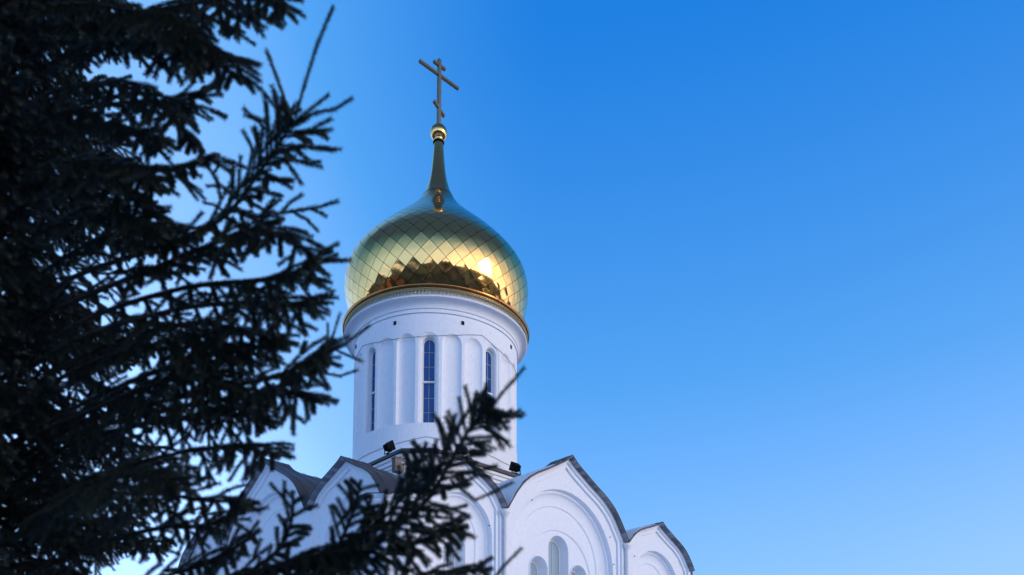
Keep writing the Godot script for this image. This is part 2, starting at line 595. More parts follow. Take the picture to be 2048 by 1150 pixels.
# snow lying on the flank of a barrel roof, with a ragged lower edge
func roof_snow(church: Node3D, s: Dictionary, turn: float, u0: float, u1: float, z0: float, z1: float, seed_: int) -> void:
	var spin := Basis(Vector3.UP, turn)
	var n := FastNoiseLite.new()
	n.seed = seed_
	n.frequency = 0.9
	var cap: float = lerp(float(s.yl), float(s.yp), 0.86)
	var nu := 24
	var nz := 20
	var pts := []
	for j in nz + 1:
		var row := []
		for i in nu + 1:
			var z: float = lerp(z0, z1, j / float(nz)) + 0.10 * n.get_noise_2d(i * 0.3, 50.0)
			var edge: float = n.get_noise_2d(z * 1.4, 3.0) * 0.06
			var u: float = lerp(u0 + edge, u1 + edge * 0.5, i / float(nu))
			var low: float = s.yl if u < 0 else s.yr
			var y: float = low + (s.yp - low) * hermite(OGEE_T, OGEE_H, abs(u))
			var k: float = u / 0.33
			y = min(y, cap - 0.16 * k * k * 0.33 * (s.yp - s.yl))
			var rim: float = min(1.0, 4.0 * min(min(i, nu - i) / float(nu), min(j, nz - j) / float(nz)))
			var t: float = 0.012 + sqrt(rim) * (0.07 + 0.04 * n.get_noise_2d(u * 3.0, z))
			row.append(spin * Vector3(s.c + s.w * u + (-t if u < 0 else t) * abs(u) * 0.8, y + t * (1.0 - 0.5 * abs(u)), z))
		pts.append(row)
	var st := begin()
	for j in nz:
		for i in nu:
			quad(st, pts[j][i], pts[j + 1][i], pts[j + 1][i + 1], pts[j][i + 1], 0)
	build(st, "roof_snow", M.snow, church)

# ---------------------------------------------------------------- the drum and the dome
const DOME_H := [22.15, 22.6, 23.0, 23.4, 23.8, 24.2, 24.6, 25.0, 25.4, 25.9, 26.4, 27.0, 27.6, 28.2, 28.8, 29.4, 30.0, 30.8, 31.9, 32.62]
const DOME_R := [3.86, 4.08, 4.26, 4.40, 4.50, 4.56, 4.56, 4.50, 4.36, 4.05, 3.63, 3.07, 2.46, 1.84, 1.28, 0.86, 0.58, 0.385, 0.27, 0.225]

func dome_r(y: float) -> float:
	return hermite(DOME_H, DOME_R, y)

func drum_at(turn: float, u: float, y: float, d: float) -> Vector3:
	var a := turn + u / 4.0
	return Vector3(sin(a), 0, cos(a)) * (4.0 - d) + Vector3(0, y, 0)

func make_drum(church: Node3D) -> void:
	var drum := part("drum", church)
	var st := begin()
	var y0 := 16.08
	var y1 := 20.42
	lathe(st, [[4.0, 13.4, 1], [4.0, 16.08]], 240)
	var cell := TAU / 24.0 * 4.0 / 2.0
	for k in 24:
		var is_win := k % 3 == 0
		var turn := deg_to_rad(0.5) - TURN + TAU * k / 24.0
		var to := func(u: float, y: float, d: float) -> Vector3: return drum_at(turn, u, y, d)
		var w := 0.45
		var spring := 19.83
		var rings := []
		var p0 := round_arch(0, w, y0, spring, 1.0, 20)
		rings.append([p0, 0.0, 2])
		if is_win:
			rings.append([round_arch(0, w - 0.006, y0, spring, 1.0, 20), 0.03, 5])
			for i in 5:
				var a := PI / 2 * (i + 1) / 5.0
				rings.append([round_arch(0, w - 0.006 - 0.12 * sin(a), y0, spring, 1.0, 20), 0.03 + 0.10 * (1.0 - cos(a)), 5])
			rings[-1][2] = 3
			rings.append([round_arch(0, 0.312, y0, spring, 1.0, 20), 0.14, 4])
			rings.append([round_arch(0, 0.300, y0, spring - 0.02, 1.0, 20), 0.40, 4])
		else:
			for i in 8:
				var f := (i + 1) / 8.0
				rings.append([round_arch(0, w * (1.0 - f), y0, spring, 1.0, 20), 0.20 * pow(1.0 - pow(1.0 - f, 2.2), 0.62), 2])
		loft(st, rings, to)
		sill(st, rings, to)
		# the wall round the arch
		for i in p0.size() - 1:
			var a := p0[i]
			var b := p0[i + 1]
			if i < 7 or i >= p0.size() - 8:
				var e: float = -cell if i < 7 else cell
				if i < 7: quad(st, to.call(e, a.y, 0), to.call(e, b.y, 0), to.call(b.x, b.y, 0), to.call(a.x, a.y, 0), 1)
				else: quad(st, to.call(a.x, a.y, 0), to.call(e, a.y, 0), to.call(e, b.y, 0), to.call(b.x, b.y, 0), 1)
			else:
				quad(st, to.call(a.x, a.y, 0), to.call(a.x, y1, 0), to.call(b.x, y1, 0), to.call(b.x, b.y, 0), 1)
		quad(st, to.call(-cell, spring, 0), to.call(-cell, y1, 0), to.call(-w, y1, 0), to.call(-w, spring, 0), 1)
		quad(st, to.call(w, spring, 0), to.call(w, y1, 0), to.call(cell, y1, 0), to.call(cell, spring, 0), 1)
		if is_win:
			window(church, 0, 0.300, y0 + 0.0, spring - 0.02, 0.34, to, [0.148, 0.313, 0.675, 0.843], 0.495, M.glass_deep)
	lathe(st, [[4.0, 20.42, 1], [4.0, 21.16]], 240)
	build(st, "wall", M.white_drum, drum)
	# cornice: two fillets, a deep cove, a bead and the frieze behind the lace
	st = begin()
	var prof := [[4.0, 21.15, 1], [3.975, 21.165, 2], [3.975, 21.185, 3], [4.045, 21.19, 4], [4.055, 21.34, 5], [4.02, 21.345, 6], [4.02, 21.365, 7], [4.075, 21.37, 8]]
	for i in 9:
		var a := PI / 2 * i / 8.0
		prof.append([4.08 + 0.37 * (1.0 - cos(a)), 21.375 + 0.29 * sin(a), 8])
	prof[-1][2] = 9
	prof.append([4.47, 21.665, 10])
	for i in 7:
		var a := -PI / 2 + PI * i / 6.0
		prof.append([4.475 + 0.045 * cos(a), 21.715 + 0.045 * sin(a), 10])
	prof[-1][2] = 11
	prof.append_array([[4.36, 21.765, 12], [4.36, 22.1, 13], [3.4, 22.1, 13]])
	lathe(st, prof, 240)
	build(st, "cornice", M.white_drum, drum)
	# stubs of scaffold fixings under the cornice
	for k in 8:
		var a := deg_to_rad(22.5) - TURN + TAU * k / 8.0
		st = begin()
		box(st, Transform3D(Basis(Vector3.UP, a), Vector3(sin(a), 0, cos(a)) * 4.0 + Vector3(0, 20.86, 0)), Vector3(0.13, 0.17, 0.08), 0.01)
		build(st, "iron_stub", M.black, drum)

func make_skirt(church: Node3D) -> void:
	# gilt collar at the foot of the dome
	var st := begin()
	lathe(st, [[4.555, 22.085, 2], [4.565, 22.075, 3], [4.59, 22.082, 4], [4.635, 22.165, 4], [4.637, 22.185, 5], [4.61, 22.20, 6], [4.2, 22.25, 7], [3.8, 22.28]], 180)
	var skirt := build(st, "dome_skirt", M.copper, church)
	st = begin()
	lathe(st, [[3.6, 22.12, 1], [4.57, 22.08]], 120)
	build(st, "soffit", M.copper, skirt)
	# gilt lace hanging in front of the frieze: a rail, hoops and a row of drops
	st = begin()
	var n := 176
	var r := 4.53
	lathe(st, [[r - 0.012, 22.035, 1], [r + 0.012, 22.035, 2], [r + 0.012, 22.075, 3], [r - 0.012, 22.075]], 176)
	lathe(st, [[r - 0.008, 21.965, 1], [r + 0.008, 21.965, 2], [r + 0.008, 21.982, 3], [r - 0.008, 21.982]], 176)
	for k in n:
		var a := TAU * k / n
		var x := Vector3(cos(a), 0, -sin(a))
		var c := Vector3(sin(a), 0, cos(a)) * r
		# a tall hoop below, a small cross above
		var pts := []
		for i in 11:
			var t := PI * i / 10.0
			pts.append(c + x * 0.062 * cos(t) + Vector3(0, 21.89 - 0.10 * sin(t), 0))
		pts.push_front(c + x * 0.062 + Vector3(0, 21.97, 0))
		pts.append(c - x * 0.062 + Vector3(0, 21.97, 0))
		tube(st, pts, [0.013], 4)
		tube(st, [c + x * 0.08 + Vector3(0, 22.04, 0), c - x * 0.08 + Vector3(0, 21.975, 0)], [0.011], 4)
		tube(st, [c - x * 0.08 + Vector3(0, 22.04, 0), c + x * 0.08 + Vector3(0, 21.975, 0)], [0.011], 4)
		tube(st, [c + x * 0.081 + Vector3(0, 22.04, 0), c + x * 0.081 + Vector3(0, 21.79, 0)], [0.010, 0.014], 4)
	var lace := build(st, "lace_valance", M.lace, church)
	lace.set_meta("label", "openwork gilt lace hanging under the dome skirt")

func make_dome(church: Node3D) -> void:
	var dome := part("dome", church)
	# the shell under the plates, seen only in the joints
	var st := begin()
	var prof := []
	var y := 22.15
	while y < 30.2:
		prof.append([dome_r(y) - 0.10, y, 0])
		y += 0.1
	lathe(st, prof, 90)
	build(st, "shell", M.steel, dome)
	# rows of lozenge plates
	var cols := 38
	var rows := [22.02]
	while rows[-1] < 29.75:
		var h: float = rows[-1]
		var slope := (dome_r(h + 0.05) - dome_r(h - 0.05)) / 0.1
		rows.append(h + max(dome_r(max(h, 22.15)) * PI / cols / sqrt(1.0 + slope * slope), 0.055))
	var rest := begin()
	var single := 0
	for i in rows.size() - 2:
		var yb: float = rows[i]
		var ym: float = rows[i + 1]
		var yt: float = rows[i + 2]
		var meshes := []
		for v in 6:
			meshes.append(lozenge(yb, ym, yt, PI / cols, v + 7 * i, i))
		for j in cols:
			var a := TAU * (j + 0.5 * (i % 2)) / cols
			var mesh: ArrayMesh = meshes[rng.randi() % 6]
			var t := Transform3D(Basis(Vector3.UP, a), Vector3.ZERO)
			var facing := cos(a - (deg_to_rad(5.5) - TURN))
			if facing > -0.02 and single < 300 and i > 0:
				var o := put(mesh, "tile", dome)
				o.transform = t
				single += 1
			else:
				rest.append_from(mesh, 0, t)
	rest.index()
	var am := rest.commit()
	am.surface_set_material(0, M.gold)
	var ro := put(am, "tiles", dome)
	ro.set_meta("kind", "stuff")
	# the neck: sheets with raised seams
	st = begin()
	prof = []
	y = 29.55
	while y < 32.6:
		prof.append([dome_r(y) + 0.012, y, 0])
		y += 0.08
	prof.append([0.225, 32.62, 1])
	lathe(st, prof, 72)
	build(st, "neck", M.gold_dull, church)
	# the collar and the orb
	st = begin()
	lathe(st, [[0.2, 32.56, 1], [0.285, 32.56, 2], [0.29, 32.59, 2], [0.285, 32.62, 3], [0.2, 32.63]], 48)
	build(st, "neck_collar", M.black, church)
	st = begin()
	prof = [[0.235, 32.6, 0], [0.22, 32.72, 0], [0.235, 32.76, 1]]
	for i in 25:
		var a := -1.0 + (PI / 2 + 1.0 - 0.15) * i / 24.0
		prof.append([0.435 * cos(a), 33.13 + 0.435 * sin(a), 2])
	lathe(st, prof, 64)
	var orb := build(st, "orb", M.gold, church)
	st = begin()
	for k in 12:
		var pts := []
		for i in 13:
			var a := -0.95 + 2.3 * i / 12.0
			var b := TAU * k / 12.0
			pts.append(Vector3(sin(b) * cos(a), sin(a), cos(b) * cos(a)) * 0.435 + Vector3(0, 33.13, 0))
		tube(st, pts, [0.005], 4)
	build(st, "orb_seams", M.gold_dull, orb)

func lozenge(yb: float, ym: float, yt: float, half: float, seed_: int, row: int) -> ArrayMesh:
	var r := RandomNumberGenerator.new()
	r.seed = 1000 + seed_
	var on := func(ang: float, yy: float) -> Vector3:
		return Vector3(sin(ang), 0, cos(ang)) * (dome_r(max(yy, 22.15)) if yy > 22.15 else 3.86 + (yy - 22.15) * 0.5) + Vector3(0, yy, 0)
	var pb: Vector3 = on.call(0.0, yb)
	var pt: Vector3 = on.call(0.0, yt)
	var pl: Vector3 = on.call(-half, ym)
	var pr: Vector3 = on.call(half, ym)
	var centre: Vector3 = (pb + pt + pl + pr) / 4.0
	var nor := (pt - pb).cross(pl - pr).normalized()
	if nor.dot(Vector3(0, 0, 1)) < 0: nor = -nor
	var size := (pr - pl).length() / 2.0
	var gap: float = 1.0 - min(0.10, 0.013 / size)
	var warp: float = ([0.004, 0.010, 0.010, 0.009, 0.006][row] if row < 5 else 0.003) * size / 0.4
	var c1 := r.randf_range(-1, 1) * warp
	var c2 := r.randf_range(-1, 1) * warp
	var c3 := r.randf_range(-1, 1) * warp * 1.2
	var tx := r.randf_range(-1, 1) * warp * 0.8
	var ty := r.randf_range(-1, 1) * warp * 0.8
	var n := 6 if row < 14 else 3
	var grid := []
	for i in n + 1:
		var line := []
		for j in n + 1:
			var u := -1.0 + 2.0 * i / n      # towards the right top
			var v := -1.0 + 2.0 * j / n      # towards the left top
			u *= gap
			v *= gap
			var flat := centre + (pr - pl) / 4.0 * (u - v) + (pt - pb) / 4.0 * (u + v)
			var bow: float = (1.0 - (u * u + v * v) / 2.0) * (on.call(0.0, ym) - centre).dot(nor)
			var z: float = bow * 0.88 + (1.0 - u * u) * (1.0 - v * v) * (c1 + c2 * u + c3 * v + 2.0 * tx * u * v) * 1.6
			var t := (u + v) / 2.0
			var yy: float = ym + t * (yt - yb) / 2.0 + t * t * ((yt + yb) / 2.0 - ym)
			var bent: Vector3 = on.call((u - v) / 2.0 * half, yy)
			line.append(bent.lerp(flat + nor * bow * 0.4, 0.5) + nor * (z - bow * 0.88))
		grid.append(line)
	var st := begin()
	for i in n:
		for j in n:
			quad(st, grid[i][j], grid[i][j + 1], grid[i + 1][j + 1], grid[i + 1][j], 0)
	# turned-down edges
	for i in n:
		for e in [[grid[i + 1][0], grid[i][0]], [grid[i][n], grid[i + 1][n]], [grid[0][i], grid[0][i + 1]], [grid[n][i + 1], grid[n][i]]]:
			quad(st, e[1], e[0], e[0] - nor * 0.06, e[1] - nor * 0.06)
	return finish(st, M.gold)

func make_cross(church: Node3D) -> void:
	var c := part("cross", church)
	var upright := begin()
	box(upright, Transform3D(Basis.IDENTITY, Vector3(0, 35.40, 0)), Vector3(0.19, 3.68, 0.19), 0.03)
	var up := build(upright, "upright", M.cross, c)
	for y in [34.1, 34.75, 35.4, 36.0]:
		var seam := begin()
		box(seam, Transform3D(Basis.IDENTITY, Vector3(0, y, 0)), Vector3(0.196, 0.016, 0.196), 0.003)
		build(seam, "seam", M.cross, up)
	for b in [[36.90, 0.39, 0.0], [36.36, 1.29, 0.0], [34.48, 0.44, 0.62]]:
		for s in [-1, 1]:
			var st := begin()
			var dir := Vector3(s * cos(b[2]), -s * sin(b[2]), 0)
			bar(st, Vector3(0, b[0], 0) + dir * 0.10, Vector3(0, b[0], 0) + dir * b[1], 0.165, 0.175, Vector3(0, 0, 1), 0.03)
			if b[1] > 1.0:
				bar(st, Vector3(0, b[0], 0) + dir * 0.75, Vector3(0, b[0], 0) + dir * 0.765, 0.171, 0.181, Vector3(0, 0, 1), 0.003)
			build(st, "crossbar", M.cross, c)

# ---------------------------------------------------------------- the drum's square foot
func foot_plan(out: float, cham: float) -> Array:
	# an octagon: a square with its corners cut off
	var p := []
	for k in 4:
		var b := Basis(Vector3.UP, PI / 2 * k)
		p.append(b * Vector3(-(out - cham), 0, out))
		p.append(b * Vector3(out - cham, 0, out))
	return p

func make_foot(church: Node3D) -> void:
	var st := begin()
	var prof := [[4.42, 9.5], [4.42, 13.42], [4.46, 13.43], [4.46, 13.54], [4.53, 13.55], [4.53, 13.68], [4.61, 13.69], [4.61, 13.84], [4.68, 13.86], [4.68, 13.98]]
	for i in prof.size() - 1:
		var a := foot_plan(prof[i][0], 0.9 + (prof[i][0] - 4.42) * 0.586)
		var b := foot_plan(prof[i + 1][0], 0.9 + (prof[i + 1][0] - 4.42) * 0.586)
		for k in 8:
			var n := (k + 1) % 8
			var ya := Vector3(0, prof[i][1], 0)
			var yb := Vector3(0, prof[i + 1][1], 0)
			quad(st, a[k] + ya, b[k] + yb, b[n] + yb, a[n] + ya)
	build(st, "drum_foot", M.white, church)
	# its roof: planes of one pitch
	var planes := []
	var o := 4.78
	for k in 8:
		var a := PI / 4 * k
		planes.append([Vector3(sin(a), 0, cos(a)), o if k % 2 == 0 else (2 * o - 0.9 - (o - 4.42) * 0.586) / sqrt(2.0)])
	var edge := func(a: float) -> float:
		var d := Vector3(sin(a), 0, cos(a))
		var r := 99.0
		for p in planes:
			var q: float = d.dot(p[0])
			if q > 0.01: r = min(r, p[1] / q)
		return r
	var lift := func(v: Vector3) -> float:
		var m := 99.0
		for p in planes: m = min(m, p[1] - v.dot(p[0]))
		return 14.12 + 0.52 * m
	st = begin()
	var n := 360
	for k in n:
		var a0 := TAU * k / n
		var a1 := TAU * (k + 1) / n
		var d0 := Vector3(sin(a0), 0, cos(a0))
		var d1 := Vector3(sin(a1), 0, cos(a1))
		var e0: float = edge.call(a0)
		var e1: float = edge.call(a1)
		for i in 6:
			var q := []
			for s in [[d0, e0, i], [d0, e0, i + 1], [d1, e1, i + 1], [d1, e1, i]]:
				var v: Vector3 = s[0] * lerp(s[1], 3.95, s[2] / 6.0)
				q.append(v + Vector3(0, lift.call(v), 0))
			quad(st, q[0], q[1], q[2], q[3])
		var f0: Vector3 = d0 * e0
		var f1: Vector3 = d1 * e1
		quad(st, f0 + Vector3(0, 14.0, 0), f0 + Vector3(0, 14.12, 0), f1 + Vector3(0, 14.12, 0), f1 + Vector3(0, 14.0, 0))
		quad(st, f0 * 0.9 + Vector3(0, 14.0, 0), f0 + Vector3(0, 14.0, 0), f1 + Vector3(0, 14.0, 0), f1 * 0.9 + Vector3(0, 14.0, 0))
	build(st, "drum_foot_roof", M.roof, church)
	# snow on the planes that face left and front
	var nn := FastNoiseLite.new()
	nn.seed = 5
	nn.frequency = 1.2
	st = begin()
	for k in n:
		var a0 := TAU * k / n
		var a1 := TAU * (k + 1) / n
		var mid := wrapf(rad_to_deg(a0), -180, 180)
		if mid < -128.0 or mid > -32.0: continue
		for i in 8:
			var q := []
			for s in [[a0, i], [a0, i + 1], [a1, i + 1], [a1, i]]:
				var d := Vector3(sin(s[0]), 0, cos(s[0]))
				var e: float = edge.call(s[0])
				var far: float = e - 0.22 - 0.10 * nn.get_noise_1d(s[0] * 14.0)
				var v: Vector3 = d * lerp(far, 3.96, s[1] / 8.0)
				var t: float = 0.012 if s[1] == 0 else 0.06 + 0.02 * nn.get_noise_2d(v.x, v.z)
				q.append(v + Vector3(0, lift.call(v) + t, 0))
			quad(st, q[0], q[1], q[2], q[3], 0)
	build(st, "roof_snow", M.snow, church)

# ---------------------------------------------------------------- the whole church
func make_church() -> Node3D:
	var church := thing("church", "white church with keel-arched gables and a golden onion dome", "church", AXIS, TURN)
	var wc := func(c: float, w: float, top: float, foot: float, frame: float, bars: Array, transom: float, star: bool) -> Dictionary:
		return {"c": c, "w": w, "spring": top - w, "foot": foot, "frame": frame, "bars": bars, "transom": transom, "star": star}
	var three := [wc.call(0.14, 0.60, 10.48, 7.2, 0.0, [], 0.0, true), wc.call(-1.06, 0.48, 9.40, 7.2, 0.07, [0.7], 0.0, false), wc.call(1.34, 0.48, 9.40, 7.2, 0.07, [0.7], 0.0, false)]
	var middle := {"c": 0.0, "w": 3.62, "yp": 13.66, "yl": 10.70, "yr": 10.70, "r": 3.02, "ya": 9.22, "k": 1.0, "back": 4.3, "labels": [{"c": 0.14, "r": 1.95, "y": 8.74}], "windows": three}
	var one := [wc.call(0.0, 0.42, 9.45, 6.4, 0.12, [0.75], 0.62, false)]
	var slim := {"c": -5.45, "w": 1.82, "yp": 12.15, "yl": 10.70, "yr": 10.70, "r": 1.42, "ya": 9.52, "k": 0.8, "back": 4.3, "labels": [], "windows": one}
	var side := {"c": 6.11, "w": 2.48, "yp": 12.08, "yl": 10.70, "yr": 10.2, "r": 1.78, "ya": 8.98, "k": 0.85, "back": 4.3, "labels": [], "windows": []}
	var side2: Dictionary = side.duplicate()
	side2.c = -6.11
	side2.yl = 10.2
	side2.yr = 10.7
	gable(church, middle, 0.0)
	gable(church, slim, 0.0)
	gable(church, side, 0.0)
	gable(church, middle, -PI / 2)
	var short: Dictionary = side.duplicate()
	short.back = 7.32
	gable(church, short, -PI / 2)
	gable(church, side2, -PI / 2)
	# the walls below and behind, to the ground
	var st := begin()
	for k in 4:
		var b := Basis(Vector3.UP, PI / 2 * k)
		var top := 8.0 if k == 0 or k == 3 else 10.6
		if k == 0 or k == 3: top = 3.0
		quad(st, b * Vector3(-WALL, 0, WALL), b * Vector3(-WALL, top, WALL), b * Vector3(WALL, top, WALL), b * Vector3(WALL, 0, WALL))
	build(st, "wall", M.white, church)
	# the corner nearest the camera: a pier with a cut corner and a cornice
	st = begin()
	for lay in [[0.0, 0.0, 9.9], [0.08, 9.9, 10.0], [0.16, 10.0, 10.12], [0.26, 10.12, 10.24]]:
		var g: float = lay[0]
		var plan := [Vector2(-WALL - 0.01 - g, 6.6), Vector2(-WALL - 0.01 - g, WALL - 0.75), Vector2(-WALL + 0.75, WALL + 0.01 + g), Vector2(-7.27, WALL + 0.01 + g), Vector2(-7.27, 6.6)]
		for i in 5:
			var a: Vector2 = plan[i]
			var c: Vector2 = plan[(i + 1) % 5]
			quad(st, Vector3(a.x, lay[1], a.y), Vector3(a.x, lay[2], a.y), Vector3(c.x, lay[2], c.y), Vector3(c.x, lay[1], c.y))
		for i in range(1, 4):
			for yy in [lay[1], lay[2]]:
				tri(st, Vector3(plan[0].x, yy, plan[0].y), Vector3(plan[i].x, yy, plan[i].y), Vector3(plan[i + 1].x, yy, plan[i + 1].y))
	build(st, "corner_pier", M.white, church)
	st = begin()
	var cover := [Vector2(-WALL - 0.32, 7.3), Vector2(-WALL - 0.32, WALL - 0.88), Vector2(-WALL + 0.88, WALL + 0.32), Vector2(-7.28, WALL + 0.32), Vector2(-7.28, 7.3)]
	for i in 5:
		var a: Vector2 = cover[i]
		var c: Vector2 = cover[(i + 1) % 5]
		quad(st, Vector3(a.x, 10.245, a.y), Vector3(a.x, 10.29, a.y), Vector3(c.x, 10.29, c.y), Vector3(c.x, 10.245, c.y))
	for i in range(1, 4):
		tri(st, Vector3(cover[0].x, 10.245, cover[0].y), Vector3(cover[i].x, 10.245, cover[i].y), Vector3(cover[i + 1].x, 10.245, cover[i + 1].y))
		tri(st, Vector3(cover[0].x, 10.29, cover[0].y), Vector3(cover[i].x, 10.29, cover[i].y), Vector3(cover[i + 1].x, 10.29, cover[i + 1].y))
	build(st, "pier_roof", M.roof, church)
	# a deck over the nave, below the barrels
	st = begin()
	box(st, Transform3D(Basis.IDENTITY, Vector3(0, 10.3, 0)), Vector3(WALL * 2 - 2.6, 0.2, WALL * 2 - 2.6), 0.01)
	build(st, "roof_deck", M.roof, church)
	make_foot(church)
	make_drum(church)
	make_skirt(church)
	make_dome(church)
	make_cross(church)
	# snow
	roof_snow(church, middle, 0.0, -0.985, -0.22, HALF - 0.02, 4.9, 31)
	roof_snow(church, side, 0.0, -0.985, -0.05, HALF - 0.02, 5.0, 32)
	roof_snow(church, slim, 0.0, 0.45, 0.99, 8.4, 5.0, 33)
	roof_snow(church, middle, -PI / 2, 0.78, 0.99, 7.9, 5.2, 34)
	# rainwater pipes in the valleys
	for x in [-3.63, 3.63]:
		st = begin()
		tube(st, [Vector3(x, 10.55, WALL + 0.12), Vector3(x, 0.3, WALL + 0.12)], [0.075], 14)
		var p := build(st, "drainpipe", M.pipe, church)
		st = begin()
		var base := Vector3(x, 0, WALL + 0.13)
		for i in 14:
			var a0 := TAU * i / 14.0
			var a1 := TAU * (i + 1) / 14.0
			var pr := [[0.08, 10.34], [0.14, 10.46], [0.17, 10.50], [0.17, 10.62], [0.15, 10.62], [0.13, 10.5]]
			for j in 5:
				var s0 := Vector3(sin(a0), 0, cos(a0))
				var s1 := Vector3(sin(a1), 0, cos(a1))
				quad(st, base + s0 * pr[j][0] + Vector3(0, pr[j][1], 0), base + s0 * pr[j + 1][0] + Vector3(0, pr[j + 1][1], 0), base + s1 * pr[j + 1][0] + Vector3(0, pr[j + 1][1], 0), base + s1 * pr[j][0] + Vector3(0, pr[j][1], 0), j)
		build(st, "hopper", M.pipe, p)
		for y in [9.6, 8.2, 6.8]:
			st = begin()
			lathe_at(st, Vector3(x, y, WALL + 0.12), [[0.075, -0.03], [0.088, -0.025], [0.088, 0.025], [0.075, 0.03]], 14)
			build(st, "pipe_clip", M.pipe, p)
	# small iron anchors in the walls
	for q in [[-2.1, 11.35], [2.62, 10.75], [2.85, 9.6], [-4.35, 9.9], [4.3, 10.2]]:
		st = begin()
		box(st, Transform3D(Basis(Vector3(0, 0, 1), 0.4), Vector3(q[0], q[1], WALL + 0.0)), Vector3(0.06, 0.03, 0.06), 0.006)
		build(st, "iron_stub", M.black, church)
	return church

func lathe_at(st: SurfaceTool, c: Vector3, prof: Array, segs: int) -> void:
	for i in prof.size() - 1:
		for k in segs:
			var s0 := Vector3(sin(TAU * k / segs), 0, cos(TAU * k / segs))
			var s1 := Vector3(sin(TAU * (k + 1) / segs), 0, cos(TAU * (k + 1) / segs))
			quad(st, c + s0 * prof[i][0] + Vector3(0, prof[i][1], 0), c + s0 * prof[i + 1][0] + Vector3(0, prof[i + 1][1], 0), c + s1 * prof[i + 1][0] + Vector3(0, prof[i + 1][1], 0), c + s1 * prof[i][0] + Vector3(0, prof[i][1], 0), i)

# ---------------------------------------------------------------- what is fixed to the church
func on_church(v: Vector3) -> Vector3:
	return AXIS + Basis(Vector3.UP, TURN) * v

func on_drum(deg: float, y: float, r := 4.03) -> Vector3:
	var a := deg_to_rad(deg)
	return AXIS + Vector3(sin(a), 0, cos(a)) * r + Vector3(0, y, 0)

func make_floodlight(where: Vector3, turn: float, label: String) -> void:
	var f := thing("floodlight", label, "floodlight", where, turn, "floodlights round the drum")
	f.scale = Vector3(0.92, 0.92, 0.92)
	var tilt := Basis(Vector3.RIGHT, 0.42)
	var st := begin()
	# the housing: a shallow tapered box that looks up at the drum
	var c := Vector3(0, 0.36, 0)
	var fr := []
	var bk := []
	for q in [[-1, -1], [-1, 1], [1, 1], [1, -1]]:
		fr.append(c + tilt * Vector3(q[0] * 0.27, q[1] * 0.20, -0.13))
		bk.append(c + tilt * Vector3(q[0] * 0.19, q[1] * 0.13, 0.15))
	for i in 4:
		var n := (i + 1) % 4
		quad(st, fr[i], bk[i], bk[n], fr[n])
	quad(st, bk[0], bk[1], bk[2], bk[3])
	for i in 6:
		var x := -0.16 + 0.064 * i
		bar(st, c + tilt * Vector3(x, -0.12, 0.16), c + tilt * Vector3(x, 0.12, 0.16), 0.012, 0.05, Vector3.UP, 0.003)
	build(st, "housing", M.black, f)
	st = begin()
	for e in [[0, 1], [1, 2], [2, 3], [3, 0]]:
		bar(st, fr[e[0]], fr[e[1]], 0.035, 0.035, Vector3.UP, 0.006)
	build(st, "rim", M.black, f)
	st = begin()
	quad(st, fr[3], fr[2], fr[1], fr[0])
	build(st, "lens", M.lens, f)
	st = begin()
	for s in [-1, 1]:
		bar(st, Vector3(s * 0.29, 0.36, 0), Vector3(s * 0.29, 0.06, 0.02), 0.02, 0.05, Vector3.RIGHT, 0.003)
	bar(st, Vector3(-0.3, 0.06, 0.02), Vector3(0.3, 0.06, 0.02), 0.05, 0.02, Vector3.UP, 0.003)
	bar(st, Vector3(0, 0.06, 0.02), Vector3(0, -0.06, 0.02), 0.12, 0.12, Vector3.RIGHT, 0.01)
	build(st, "bracket", M.black, f)

